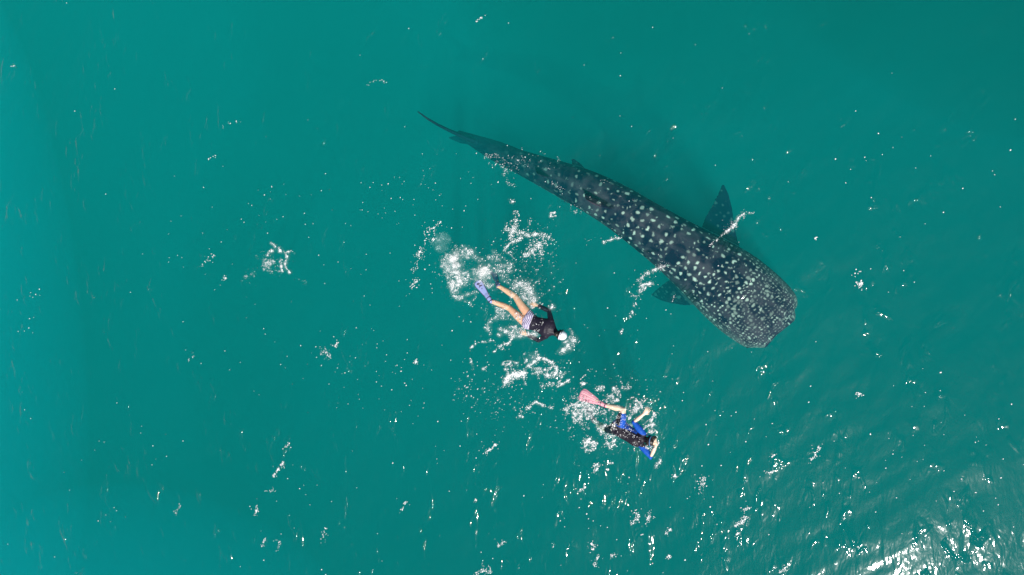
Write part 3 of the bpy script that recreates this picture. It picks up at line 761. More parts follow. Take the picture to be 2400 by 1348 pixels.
# ---- second swimmer: rolled on to her side, knee drawn up, one arm out and one hand at the head
def swimmer_two():
    hips = P(1452, 1003, -.10); chest = P(1491, 1026, -.06); neck = P(1507, 1030, -.04); head = P(1524, 1034, -.01)
    waist = P(1472, 1016, -.075)
    ax = (neck - hips).normalized(); Z = Vector((0, 0, 1)); lat = ax.cross(Z).normalized()
    roll = (Z * .80 - lat * .60).normalized()            # back faces up and a little to the upper right
    hU = hips - lat * .05 + Vector((0, 0, .05)); hD = hips + lat * .07 - Vector((0, 0, .06))
    knU = P(1460, 959, -.05); anU = P(1418, 950, -.02)
    knD = P(1416, 1004, -.38); anD = P(1392, 985, -.72)
    shU = P(1507, 1017, -.00); shD = P(1503, 1043, -.07)
    elU = P(1486, 989, -.01); wrU = P(1509, 970, .03)
    elD = P(1525, 1071, -.03); wrD = P(1539, 1040, .03)
    bones = [("torso", hips, neck, .13), ("thighU", hU, knU, .065), ("thighD", hD, knD, .065), ("shinU", knU, anU, .045), ("shinD", knD, anD, .045),
             ("uaU", shU, elU, .042), ("uaD", shD, elD, .042), ("faU", elU, wrU, .034), ("faD", elD, wrD, .034), ("head", neck + (head - neck) * .4, head, .07)]
    parts = [tube([hips - ax * .07, hips + ax * .02, waist, (waist + chest) / 2, chest, chest + ax * .07, neck - ax * .02],
                  [(.150, .108), (.172, .122), (.150, .105), (.155, .110), (.172, .115), (.150, .095), (.070, .062)], 24, roll)]
    parts.append(tube([shD, chest + ax * .06, shU], [.055, .065, .055], 14, Z))
    parts.append(tube([neck - ax * .05, head], [.054, .052], 14, Z))
    for h_, k_, a_ in ((hU, knU, anU), (hD, knD, anD)):
        mid = (k_ + a_) / 2 + (k_ - a_) * .14
        parts.append(tube([h_, h_ * .5 + k_ * .5, k_, mid, a_], [.100, .088, .066, .066, .038], 18, Z))
    for sh, el, wr in ((shU, elU, wrU), (shD, elD, wrD)):
        parts.append(tube([sh, (sh + el) / 2, el, el * .6 + wr * .4, wr], [.062, .058, .046, .042, .027], 14, Z))
    parts += hand_parts(wrU, (P(1520, 959, .04) - wrU), (.2, .3, -1), -1, .3)
    parts += hand_parts(wrD, (P(1531, 1020, .045) - wrD), (-.9, -.1, -.6), 1, .45)
    tU = (P(1360, 922, -.03) - anU).normalized(); tD = Vector((-.4, .3, -.8))
    parts += foot_parts(anU, tU, (0, 0, 1)); parts += foot_parts(anD, tD, (0, 0, 1))
    hp, M = head_parts(head, (head - neck).normalized() + Vector((0, .1, .2)), Vector((.2, -.35, -1))); parts += hp
    me = remesh(parts, .0058, 5, .5); me.materials.append(SKIN2)
    root = person_root(hips, "dark-haired snorkeller in black and blue wetsuit with a pink fin")
    body = link(bpy.data.objects.new("body", me), root)
    C = coords(me); bi, bt = nearest(C, [(b[0], np.array(b[1]), np.array(b[2]), b[3]) for b in bones])
    names = np.array([b[0] for b in bones])[bi]
    suit = (names == "torso") | (names == "uaU") | (names == "uaD") | (((names == "thighU") | (names == "thighD")) & (bt < .80)) | ((names == "head") & (bt < .0))
    suit |= ((names == "faU") | (names == "faD")) & (bt < .10)
    sm = simple_mat("wetsuit", (1, 1, 1), .5, .002, 40, .15, attr='Col', spec=.3)
    bones_n = [(b[0], np.array(b[1]), np.array(b[2]), b[3]) for b in bones]
    def wet(Cu):
        i, t = nearest(Cu, bones_n); nm = np.array([b[0] for b in bones])[i]
        l = (Cu - np.array(hips)) @ np.array(lat); a = (Cu - np.array(hips)) @ np.array(ax)
        blue = (nm == "uaU") | (nm == "uaD") | (nm == "faU") | (nm == "faD")
        # side panel along the flank and up the outer thigh
        tx = (Cu - np.array(hips))[:, 0]
        blue |= (nm == "torso") & (l < -.055) & (a < .36)
        th = (nm == "thighU") & ((Cu[:, 0] - (np.array(hU)[0] * (1 - t) + np.array(knU)[0] * t)) > -.005); blue |= th
        c = np.where(blue[:, None], [.006, .085, .46], [.012, .009, .018])
        pink = (np.linalg.norm(Cu - np.array(P(1465, 999, .03)), axis=1) < .03)
        return np.where(pink[:, None], [.7, .05, .2], c)
    shell(me, suit, .009, "wetsuit", sm, root, wet, .004)
    fa, s_, cr = M.col[0], M.col[1], M.col[2]
    q = C - np.array(head); f_, up_ = q @ np.array(fa), q @ np.array(cr)
    hr = (np.linalg.norm(q, axis=1) < .15) & ((f_ < .03) | (up_ > .07)) & (up_ > -.06) & (names == "head")
    hair = shell(me, hr, .006, "hair", HAIR, root, None, .006)
    for k in range(10):      # wet strands trailing back over the neck
        a0 = random.uniform(-1.2, 1.2); st = Vector(head) - fa * .095 * math.cos(a0) + s_ * .085 * math.sin(a0) - cr * .02
        p = [st]; dd = (-cr * .8 + Vector((random.uniform(-.3, .1), random.uniform(-.3, .3), -.15)))
        for j in range(4): p.append(p[-1] + dd * .014 + Vector((random.uniform(-1, 1), random.uniform(-1, 1), 0)) * .005)
        v, f = tube(p, [.006, .006, .005, .004, .002], 6, Z, 1); obj_from("hair_strand", v, f, HAIR, hair)
    sgn = -1
    blue = simple_mat("blue_strap", (.10, .22, .45), .35, 0, 30, .1)
    mo = Vector(head) + fa * .125 - cr * .06
    top = Vector(head) + s_ * (1 if s_.y > 0 else -1) * .10
    sg = (1 if s_.y > 0 else -1)
    snk = [mo, mo + s_ * sg * .07, top + fa * .03, top - fa * .04 - cr * .01, top - fa * .10 - cr * .01, top - fa * .17 - cr * .01]
    dive_mask(head, M, root, BLACK, blue, simple_mat("navy_snorkel", (.01, .02, .10), .3, 0, 20, .1), snk, (.116, .098))
    pinkm = simple_mat("pink_blade", (.88, .38, .46), .35, .001, 18, .12)
    pale = simple_mat("pale_pink_rib", (.92, .62, .62), .35, 0, 18, .05)
    pk = simple_mat("plum_foot_pocket", (.09, .01, .04), .4, .001, 40, .2)
    swim_fin("swim_fin", anU, P(1360, 923, -.035), (-.25, .45, 1), 1, pinkm, pinkm, pinkm, root, rib=((-.05, .35), pale), halfw=.125, cuff=pk)
    swim_fin("swim_fin", anD, anD + tD.normalized() * .52, (.5, .5, .3), 1, pinkm, pinkm, pinkm, root, rib=((0,), pale), halfw=.115, cuff=pk)
    to_local(root)
    return root
swimmer_two()

# ------------------------------------------------------------------ foam, bubbles, spray and sun glints as white drops
FOAM_GLINT = simple_mat("foam_and_glints", (.90, .91, .91), .35, 0, 40, .04, spec=.6)  # white of the foam drops, also of the painted sun glints
OCT_V = np.array([(1, 0, 0), (.31, .95, 0), (-.81, .59, 0), (-.81, -.59, 0), (.31, -.95, 0), (.1, 0, .9), (0, .05, -.9)])
OCT_F = [(0, 1, 5), (1, 2, 5), (2, 3, 5), (3, 4, 5), (4, 0, 5), (1, 0, 6), (2, 1, 6), (3, 2, 6), (4, 3, 6), (0, 4, 6)]
M2 = CAM_H / F_PX

def film_material():
    m = bpy.data.materials.new("foam_film"); nt, N, L, out = nodes_of(m)
    a = N('ShaderNodeAttribute'); a.attribute_name = 'dens'
    d = N('ShaderNodeBsdfPrincipled'); d.inputs['Base Color'].default_value = (.88, .90, .90, 1); d.inputs['Roughness'].default_value = .4
    tc = N('ShaderNodeTexCoord'); n = N('ShaderNodeTexNoise'); n.inputs['Scale'].default_value = 16; n.inputs['Detail'].default_value = 4; n.inputs['Distortion'].default_value = 1.2
    L(tc.outputs['Object'], n.inputs['Vector'])
    r = N('ShaderNodeMapRange'); r.inputs['From Min'].default_value = .36; r.inputs['From Max'].default_value = .66; r.inputs['To Min'].default_value = .25; r.inputs['To Max'].default_value = 1.25
    L(n.outputs[0], r.inputs['Value'])
    q = N('ShaderNodeMath'); q.operation = 'MULTIPLY'; q.use_clamp = True; L(a.outputs['Fac'], q.inputs[0]); L(r.outputs[0], q.inputs[1])
    t = N('ShaderNodeBsdfTransparent'); x = N('ShaderNodeMixShader'); L(q.outputs[0], x.inputs[0]); L(t.outputs[0], x.inputs[1]); L(d.outputs[0], x.inputs[2]); L(x.outputs[0], out.inputs[0])
    return m
FILM = film_material()

def blur(a, sig):
    k = np.exp(-.5 * (np.arange(-int(3 * sig) - 1, int(3 * sig) + 2) / sig) ** 2); k /= k.sum()
    a = np.apply_along_axis(lambda v: np.convolve(v, k, 'same'), 0, a); return np.apply_along_axis(lambda v: np.convolve(v, k, 'same'), 1, a)

def film_mesh(x, y, w, gain, sig, depth, cap=.85, step=.016):
    x0, y0 = x.min() - .3, y.min() - .3; nx = int((x.max() - x0 + .3) / step) + 2; ny = int((y.max() - y0 + .3) / step) + 2
    H = np.zeros((ny, nx)); ix = ((x - x0) / step).astype(int); iy = ((y - y0) / step).astype(int)
    np.add.at(H, (iy, ix), w)
    D = blur(H, sig); D = cap * (1 - np.exp(-gain * D)); D[D < .015] = 0
    on = D > 0; cell = on[:-1, :-1] | on[1:, :-1] | on[:-1, 1:] | on[1:, 1:]
    cy_, cx_ = np.nonzero(cell); idx = np.arange(nx * ny).reshape(ny, nx)
    q = np.stack([idx[cy_, cx_], idx[cy_, cx_ + 1], idx[cy_ + 1, cx_ + 1], idx[cy_ + 1, cx_]], 1)
    u, inv = np.unique(q, return_inverse=True); inv = inv.reshape(q.shape)
    vx = x0 + (u % nx) * step; vy = y0 + (u // nx) * step
    return np.stack([vx, vy, sea_height(vx, vy) + depth], 1), inv, D.ravel()[u]

class Foam:
    def __init__(s): s.p = []
    def add(s, px, py, r, z=0.0, stretch=None, ang=None):
        """arrays in photo px; r in px; z metres over the local water surface"""
        px = np.atleast_1d(px).astype(float); n = len(px)
        py = np.broadcast_to(py, n).astype(float); r = np.broadcast_to(r, n); z = np.broadcast_to(z, n)
        st = np.broadcast_to(1.0 if stretch is None else stretch, n); an = np.broadcast_to(0.0 if ang is None else ang, n)
        s.p.append(np.stack([px, py, r, z, st, an], 1))
    def line(s, pts, n, width, r=(.8, 2.0), dens=None, z=0.0, ang=None, st=1.6):
        pts = np.array(pts, float); L = np.hypot(*np.diff(pts, axis=0).T); c = np.concatenate([[0], np.cumsum(L)])
        t = RNG.random(n) ** 1.0 * c[-1]
        # bunch the drops
        t = t + 3.0 * np.sin(t * .35 + RNG.random() * 6)
        x = np.interp(t, c, pts[:, 0]); y = np.interp(t, c, pts[:, 1])
        w = width * (.3 + .9 * vnoise(t * .09, t * 0, 7)) * (1 + 1.6 * (RNG.random(n) < .25)) * (1 + 3 * (RNG.random(n) < .05))
        x = x + RNG.normal(size=n) * w; y = y + RNG.normal(size=n) * w
        rr = (r[0] + (r[1] - r[0]) * RNG.random(n) ** 2.6) * .72
        s.add(x, y, rr, z, RNG.uniform(1, st, n), (R(45) if ang is None else ang) + RNG.normal(size=n) * .5)
    def blob(s, cx, cy, rx, ry, n, r=(.8, 2.2), lace=0.0, rot=0.0, z=(0.0, 0.01), scale=.10, edge=1.0, seed=0):
        a = RNG.random(n * 3) * 6.283; q = RNG.random(n * 3) ** (.5 * edge)
        u = q * np.cos(a) * rx; v = q * np.sin(a) * ry
        x = cx + u * math.cos(rot) - v * math.sin(rot); y = cy + u * math.sin(rot) + v * math.cos(rot)
        wx = (fbm(x * .07, y * .07, 200 + seed, 3) - .5) * min(rx, ry) * 1.5; wy = (fbm(x * .07 + 31, y * .07, 201 + seed, 3) - .5) * min(rx, ry) * 1.5
        x = x + wx; y = y + wy
        nz = fbm(x * scale + 2 * fbm(x * .04, y * .04, 3, 2), y * scale, 100 + seed, 3)
        if lace > 0: keep = RNG.random(len(x)) < np.exp(-(np.abs(nz - .5) / lace) ** 2)
        else: keep = RNG.random(len(x)) < np.clip((nz - .40) * 5, .04, 1) * (1 - q * .75)
        x, y = x[keep][:n], y[keep][:n]; m = len(x)
        rr = (r[0] + (r[1] - r[0]) * RNG.random(m) ** 2.6) * .74
        s.add(x, y, rr, RNG.uniform(z[0], z[1], m), RNG.uniform(1, 1.8, m), R(45) + RNG.normal(size=m) * .7)
    def build(s, name, label, category, keep=1.0, film=None):
        """film: list of (gain, blur cells, depth, cap) sheets of fine froth among the drops"""
        A = np.concatenate(s.p); n = len(A); A_all = A
        if keep < 1:
            sel = RNG.random(n) < keep; A = A[sel]; n = len(A)
        D = np.stack([A[:, 0] - 1200, 674 - A[:, 1], np.full(n, -F_PX)], 1) @ np.array(CAM_R).T
        kk = (np.minimum(A[:, 3], 0) - CAM_H) / D[:, 2]
        x = CAM_LOC.x + D[:, 0] * kk; y = CAM_LOC.y + D[:, 1] * kk
        z = sea_height(x, y) + A[:, 3]
        r = A[:, 2] * M2
        B = np.repeat(OCT_V[None], n, 0) * (1 + RNG.uniform(-.25, .25, (n, 7, 1)))
        B = B * r[:, None, None]; B[:, :, 0] *= A[:, 4][:, None]; B[:, :, 1] /= np.sqrt(A[:, 4])[:, None]; B[:, :, 2] *= .55
        ca, sa = np.cos(A[:, 5])[:, None], np.sin(A[:, 5])[:, None]
        X = B[:, :, 0] * ca - B[:, :, 1] * sa + x[:, None]; Y = B[:, :, 0] * sa + B[:, :, 1] * ca + y[:, None]; Z = B[:, :, 2] + z[:, None] + .002
        V = np.stack([X, Y, Z], -1).reshape(-1, 3)
        Fc = (np.array(OCT_F)[None] + (np.arange(n) * 7)[:, None, None]).reshape(-1)
        nt = len(Fc) // 3; starts = [np.arange(nt) * 3]; loops = [Fc]; dens = [np.zeros(len(V))]; mats = [np.zeros(nt)]; off = len(Fc); VV = [V]; nv = len(V)
        if film:
            D = np.stack([A_all[:, 0] - 1200, 674 - A_all[:, 1], np.full(len(A_all), -F_PX)], 1) @ np.array(CAM_R).T
            kk = -CAM_H / D[:, 2]; fx = CAM_LOC.x + D[:, 0] * kk; fy = CAM_LOC.y + D[:, 1] * kk
            for gain, sig, depth, cap in film:
                fv, fq, fd = film_mesh(fx, fy, A_all[:, 2] ** 2, gain, sig, depth, cap)
                VV.append(fv); loops.append((fq + nv).ravel()); starts.append(off + np.arange(len(fq)) * 4); off += fq.size; nv += len(fv)
                dens.append(fd); mats.append(np.ones(len(fq)))
        V = np.concatenate(VV); Fc = np.concatenate(loops); st = np.concatenate(starts); mt = np.concatenate(mats)
        me = bpy.data.meshes.new(name); me.vertices.add(len(V)); me.vertices.foreach_set('co', V.ravel())
        me.loops.add(len(Fc)); me.loops.foreach_set('vertex_index', Fc.astype(np.int32))
        me.polygons.add(len(st)); me.polygons.foreach_set('loop_start', st.astype(np.int32))
        me.materials.append(FOAM_GLINT); me.materials.append(FILM)
        me.polygons.foreach_set('material_index', mt.astype(np.int32))
        me.polygons.foreach_set('use_smooth', np.ones(len(st), bool))
        me.update(calc_edges=True)
        at = me.attributes.new('dens', 'FLOAT', 'POINT'); at.data.foreach_set('value', np.concatenate(dens))
        o = link(bpy.data.objects.new(name, me)); tag(o, label, category, kind='stuff'); return o

# wake of the first swimmer
w = Foam()
w.blob(1068, 628, 29, 46, 3600, (.5, 1.5), z=(-.10, .01), edge=1.2, seed=1)
w.blob(1062, 612, 18, 27, 2000, (.5, 1.4), z=(-.05, .01), edge=1.2, seed=2)
w.blob(1086, 590, 24, 12, 900, (.6, 1.8), z=(-.02, .01), rot=-.3, seed=3)
w.blob(1076, 655, 24, 20, 1100, (.6, 2.0), lace=.09, seed=4)
w.blob(1136, 646, 25, 20, 2200, (.5, 1.4), z=(-.04, .015), edge=1.1, rot=-.4, seed=5)
w.blob(1138, 632, 15, 13, 500, (.7, 2.0), seed=6)
w.line([(1040, 600), (1050, 640), (1062, 680), (1080, 700)], 260, 4)
w.line([(1075, 588), (1100, 596), (1130, 610), (1150, 600)], 170, 4)
w.line([(1060, 690), (1080, 700), (1088, 692), (1120, 682)], 120, 2.5)
w.blob(1172, 620, 26, 34, 190, (.6, 2.2), lace=.07, seed=7)
w.line([(1160, 590), (1170, 615), (1178, 645), (1192, 660)], 170, 6)
w.line([(1175, 625), (1200, 620), (1190, 640)], 80, 4)
w.blob(1224, 678, 26, 22, 700, (.5, 1.6), lace=.11, seed=8, z=(0, .05))
w.line([(1205, 672), (1218, 663), (1235, 672), (1248, 690), (1255, 708)], 380, 4, z=.02)
w.blob(1243, 700, 15, 17, 420, (.6, 1.6), z=(0, .06), seed=9)
w.blob(1196, 738, 34, 12, 380, (.6, 1.8), lace=.09, rot=.35, seed=10, z=(0, .03))
w.line([(1165, 742), (1150, 752), (1140, 765), (1148, 778), (1150, 783)], 130, 2.5)
w.line([(1160, 742), (1180, 738), (1200, 735)], 60, 3)
w.line([(1172, 770), (1185, 776), (1200, 786), (1216, 788), (1240, 782), (1262, 785)], 420, 2.6, z=.01)
w.blob(1214, 772, 22, 12, 420, (.6, 1.7), lace=.14, rot=-.2, seed=11, z=(0, .03))
w.blob(1262, 755, 16, 20, 60, (.5, 1.5), rot=.4, seed=12, z=(.06, .085))
w.line([(1290, 725), (1296, 715)], 60, 3, z=.0)
w.blob(1255, 775, 14, 8, 110, (.5, 1.5), seed=13, z=(.03, .07))
w.line([(1165, 783), (1178, 787)], 30, 1.5); w.line([(1318, 822), (1335, 805), (1352, 792)], 230, 2.2)
w.line([(1308, 826), (1328, 818), (1342, 812)], 130, 4)
w.line([(1335, 790), (1330, 800), (1318, 803)], 60, 1.2); w.line([(1338, 770), (1342, 782), (1338, 794)], 36, 1.2)
w.blob(1124, 656, 8, 7, 130, (.5, 1.4), z=(.035, .06), edge=1.3, seed=16)
w.blob(1134, 640, 14, 12, 500, (.5, 1.5), edge=1.3, seed=17)
w.blob(1150, 655, 115, 80, 420, (.4, 1.7), seed=14, lace=.10)  # loose white dots: spray, and sun glints painted as drops
w.blob(1250, 660, 55, 70, 260, (.4, 1.7), seed=15, lace=.08)
w.line([(1158, 712), (1166, 706)], 26, 3); w.blob(1100, 710, 12, 8, 40, (.5, 1.4))
w.build("wake_foam", "white churned foam, spray and painted glint dots behind the kicking fins of the black-topped snorkeller", "foam", keep=.42, film=[(.20, .8, .006, .9), (.15, 3.0, -.05, .65)])
# pale bubbles sunk below the surface
b = Foam()
b.blob(1032, 566, 30, 22, 2600, (.35, .8), z=(-.45, -.10), edge=1.3, seed=20)
b.blob(1068, 625, 36, 50, 1500, (.35, .9), z=(-.35, -.05), edge=1.3, seed=21)
b.blob(1243, 842, 20, 17, 1100, (.35, .8), z=(-.30, -.04), edge=1.2, seed=22)
b.blob(1255, 868, 24, 12, 700, (.35, .8), z=(-.25, -.03), seed=23)
b.blob(1232, 694, 24, 28, 700, (.35, .9), z=(-.25, -.05), seed=24)
b.blob(1385, 965, 30, 18, 500, (.35, .9), z=(-.25, -.05), seed=25)
b.blob(1213, 770, 26, 16, 420, (.35, .9), z=(-.2, -.03), seed=26)
b.build("sunken_bubbles", "pale cloud of bubbles just below the surface behind the snorkellers", "bubbles", keep=.25, film=[(.35, 3.5, -.10, .35), (.30, 4.5, -.20, .3), (.25, 5.5, -.32, .3)])
# torn foam between the swimmers
m = Foam()
m.line([(1183, 893), (1190, 885), (1200, 878), (1228, 872)], 420, 2.6, (.8, 2.2)); m.line([(1203, 879), (1218, 880), (1230, 874)], 480, 2.2, (.8, 2.0))
m.line([(1182, 905), (1188, 892), (1196, 884)], 150, 3); m.line([(1196, 896), (1206, 885)], 40, 2)
m.blob(1194, 865, 13, 18, 420, (.4, 1.2), lace=.09, seed=30); m.line([(1183, 868), (1188, 856), (1200, 848), (1212, 850)], 90, 1.5)
m.line([(1226, 876), (1228, 886), (1232, 900)], 50, 1.5); m.line([(1236, 858), (1248, 852), (1258, 842), (1262, 838)], 170, 2.5)
m.line([(1232, 850), (1236, 838)], 26, 1); m.blob(1258, 868, 18, 9, 300, (.4, 1.2), seed=31)
m.line([(1270, 840), (1282, 842), (1298, 852), (1306, 864), (1304, 876), (1290, 880), (1276, 876)], 380, 2.6, (.8, 2.0))
m.line([(1272, 866), (1284, 866), (1294, 860)], 50, 1.3); m.line([(1262, 846), (1264, 838), (1258, 824)], 60, 2)
m.blob(1290, 878, 26, 18, 150, (.6, 1.7), lace=.1, seed=32); m.line([(1308, 906), (1322, 897), (1336, 890)], 120, 1.5); m.line([(1310, 895), (1318, 880), (1330, 872)], 50, 3)
m.line([(1248, 945), (1258, 941), (1268, 946), (1275, 952)], 110, 1.2); m.line([(1238, 956), (1246, 950)], 50, 3); m.line([(1285, 955), (1300, 953)], 24, 2)
m.line([(1157, 828), (1162, 820)], 30, 1); m.line([(1131, 868), (1140, 858)], 34, 1); m.line([(1103, 820), (1108, 808)], 40, 1.6)
m.line([(1112, 806), (1125, 802), (1140, 800), (1158, 797)], 60, 1.3); m.line([(1170, 812), (1182, 806)], 60, 2.5); m.line([(1188, 808), (1196, 800), (1200, 792)], 80, 2.2)
m.blob(1130, 905, 60, 60, 120, (.5, 2.0), lace=.12, seed=33); m.blob(1200, 960, 80, 45, 110, (.5, 1.8), lace=.1, seed=34)
m.line([(1106, 862), (1104, 850), (1106, 838)], 30, 2); m.blob(1090, 900, 26, 32, 40, (.8, 2.4))
m.line([(1270, 905), (1290, 898), (1300, 905)], 60, 5); m.line([(1215, 973), (1228, 976)], 34, 1.2)
m.line([(1195, 560), (1200, 545), (1206, 530), (1212, 512)], 150, 3); m.blob(1208, 505, 8, 12, 150, (.6, 1.7), seed=35); m.blob(1207, 520, 10, 14, 120, (.6, 1.7), seed=36)
m.line([(1183, 535), (1200, 541), (1222, 546), (1242, 552), (1262, 548), (1288, 556)], 480, 3.2, (.7, 1.9))
m.line([(1184, 585), (1195, 570), (1210, 562), (1226, 556)], 190, 2.6); m.line([(1225, 602), (1245, 590), (1262, 580), (1274, 566)], 190, 4)
m.blob(1255, 585, 28, 24, 230, (.6, 1.9), lace=.09, seed=37); m.blob(1200, 595, 16, 26, 60, (.6, 1.7), seed=38)
m.blob(1238, 568, 60, 48, 170, (.4, 1.6), lace=.1, seed=39)
m.line([(1290, 500), (1306, 498)], 50, 1); m.line([(1290, 507), (1304, 506)], 36, 1)
m.build("torn_foam", "thin torn rings and streaks of foam on the water between the two snorkellers and the shark", "foam", keep=.75, film=[(.15, .75, .006, .85), (.07, 2.6, -.04, .40)])
# splash of the second swimmer
s = Foam()
s.blob(1363, 968, 26, 20, 900, (.5, 1.7), lace=.08, seed=40, rot=-.3); s.line([(1330, 970), (1328, 956), (1340, 948), (1355, 950), (1366, 944)], 230, 3)
s.line([(1350, 985), (1362, 975), (1372, 962)], 120, 2.2); s.line([(1366, 950), (1390, 962), (1402, 968)], 170, 5)
s.blob(1380, 1044, 17, 15, 420, (.6, 2.2), lace=.13, seed=41); s.line([(1370, 1034), (1382, 1028), (1388, 1026)], 90, 2.5)
s.line([(1362, 934), (1376, 944), (1392, 952), (1404, 958)], 170, 3.5, z=.03)
s.blob(1408, 910, 12, 9, 120, (.6, 1.8), seed=42); s.blob(1444, 910, 7, 7, 90, (.6, 1.8), seed=43); s.blob(1466, 908, 12, 7, 100, (.6, 1.8), seed=44)
s.blob(1438, 928, 22, 12, 300, (.5, 1.8), lace=.1, rot=-.3, seed=45); s.blob(1422, 942, 20, 8, 130, (.5, 1.5), seed=46)
s.blob(1495, 950, 22, 22, 300, (.5, 2.0), lace=.08, seed=47); s.line([(1484, 968), (1492, 952), (1504, 942)], 110, 4); s.line([(1472, 985), (1480, 970)], 60, 3)
s.line([(1533, 962), (1534, 972), (1530, 982), (1522, 990)], 90, 2); s.blob(1524, 1000, 15, 12, 260, (.6, 2.0), lace=.1, seed=48)
s.blob(1442, 985, 13, 18, 200, (.4, 1.4), seed=49, z=(.02, .07)); s.blob(1462, 1008, 26, 14, 120, (.4, 1.5), rot=.6, seed=50, z=(.03, .08))
s.blob(1490, 1030, 22, 12, 110, (.4, 1.5), rot=.5, seed=51, z=(.04, .09)); s.blob(1458, 976, 9, 14, 60, (.4, 1.4), seed=52, z=(.02, .06)); s.blob(1476, 1000, 12, 10, 60, (.4, 1.4), seed=63, z=(.02, .06))
s.blob(1418, 980, 34, 26, 330, (.5, 1.8), lace=.08, seed=53); s.line([(1400, 1002), (1412, 1012), (1422, 1018), (1440, 1022)], 130, 3)
s.line([(1420, 1040), (1432, 1036), (1446, 1031)], 90, 1.8); s.line([(1430, 1048), (1442, 1040)], 50, 2); s.blob(1370, 1005, 12, 18, 60, (.6, 1.9), seed=54)
s.blob(1345, 930, 10, 18, 70, (.5, 1.7), seed=55); s.line([(1362, 904), (1372, 896)], 60, 2); s.blob(1372, 890, 14, 9, 50, (.5, 1.6))
s.blob(1440, 965, 120, 85, 420, (.4, 1.7), lace=.1, seed=56); s.blob(1340, 990, 60, 40, 110, (.5, 1.8), seed=57)  # scattered white dots, droplets together with painted sun glints
s.line([(1536, 1096), (1545, 1084), (1552, 1074)], 90, 1.8); s.line([(1532, 1052), (1540, 1044), (1546, 1034)], 36, 1.3, z=.06); s.line([(1510, 1046), (1520, 1050), (1530, 1046)], 60, 2, z=.03)
s.line([(1392, 1092), (1402, 1086)], 40, 2); s.line([(1428, 1084), (1438, 1085)], 26, 1)
s.build("splash_foam", "bright splashes, droplets and painted glint dots around the snorkeller with the pink fin", "foam", keep=.75, film=[(.13, .8, .006, .8), (.07, 2.6, -.05, .45)])
# torn foam left of the swimmers
l = Foam()
l.blob(627, 617, 12, 12, 500, (.35, 1.1), seed=60); l.line([(626, 600), (632, 588), (642, 588)], 90, 1.2); l.line([(638, 570), (645, 578)], 40, .9); l.line([(652, 580), (656, 588), (650, 591)], 80, 1.0)
l.line([(664, 592), (672, 600), (668, 612), (666, 622)], 110, 1.8); l.line([(655, 610), (658, 622), (660, 636)], 100, 1.6); l.line([(672, 590), (683, 588)], 30, 1.2); l.line([(668, 626), (680, 642)], 50, 1.3)
l.line([(572, 660), (580, 645), (600, 638)], 70, 3.5, (.4, 1.2)); l.line([(612, 628), (630, 636), (655, 636)], 70, 2, (.4, 1.2)); l.blob(640, 610, 42, 34, 70, (.4, 1.2))
l.line([(690, 650), (705, 658), (720, 664)], 20, 2, (.4, 1.1))
l.build("foam_patch", "small lacy patch of foam on open water left of the swimmers", "foam", keep=.75, film=[(.25, .8, .006, .8), (.15, 3.0, -.05, .4)])
# froth, and sun glints set as white drops, on the ripples over the shark
g = Foam()
g.line([(1744, 501), (1732, 508), (1726, 522), (1716, 534), (1700, 545)], 420, 1.9, (.5, 1.5)); g.line([(1712, 520), (1722, 530), (1710, 538), (1698, 545)], 120, 3.5, (.4, 1.2))
g.line([(1700, 545), (1690, 552), (1678, 566), (1664, 574)], 60, 1.4, (.5, 1.5)); g.line([(1754, 498), (1766, 499)], 18, 1)
g.line([(1496, 658), (1512, 644), (1530, 634), (1548, 627), (1560, 624)], 420, 2.8, (.5, 1.6)); g.line([(1502, 670), (1516, 666), (1532, 664)], 300, 2.4, (.5, 1.6)); g.line([(1500, 682), (1512, 676)], 50, 2)
g.line([(1410, 568), (1424, 564), (1438, 560), (1458, 557)], 170, 1.4, (.6, 1.7)); g.line([(1480, 745), (1486, 716), (1492, 690)], 40, 2); g.line([(1452, 782), (1462, 770)], 30, 1.4)
g.blob(1165, 378, 34, 13, 170, (.4, 1.4), lace=.12, seed=70, rot=.3); g.line([(1180, 385), (1182, 410), (1190, 430), (1212, 436)], 70, 3, (.5, 1.5))
g.blob(1208, 385, 30, 22, 110, (.4, 1.3), lace=.08, seed=71); g.blob(1250, 375, 60, 22, 60, (.4, 1.2), seed=72, lace=.1); g.line([(1290, 425), (1306, 438), (1324, 444)], 60, 2.5, (.4, 1.3))
g.line([(1196, 477), (1206, 468)], 36, 2.4); g.blob(1420, 428, 14, 12, 40, (.5, 1.6)); g.blob(1380, 560, 40, 20, 12, (.5, 1.4)); g.blob(1350, 490, 22, 12, 60, (.4, 1.3), lace=.1)
g.line([(1478, 742), (1482, 728)], 20, 1.2); g.blob(1490, 690, 22, 40, 30, (.5, 1.6)); g.blob(1582, 700, 12, 10, 18, (.5, 1.6))
g.build("ripple_glints", "lines of white drops standing for sun glints and froth on the ripples above and beside the whale shark", "foam", keep=.7, film=[(.16, .8, .006, .6)])
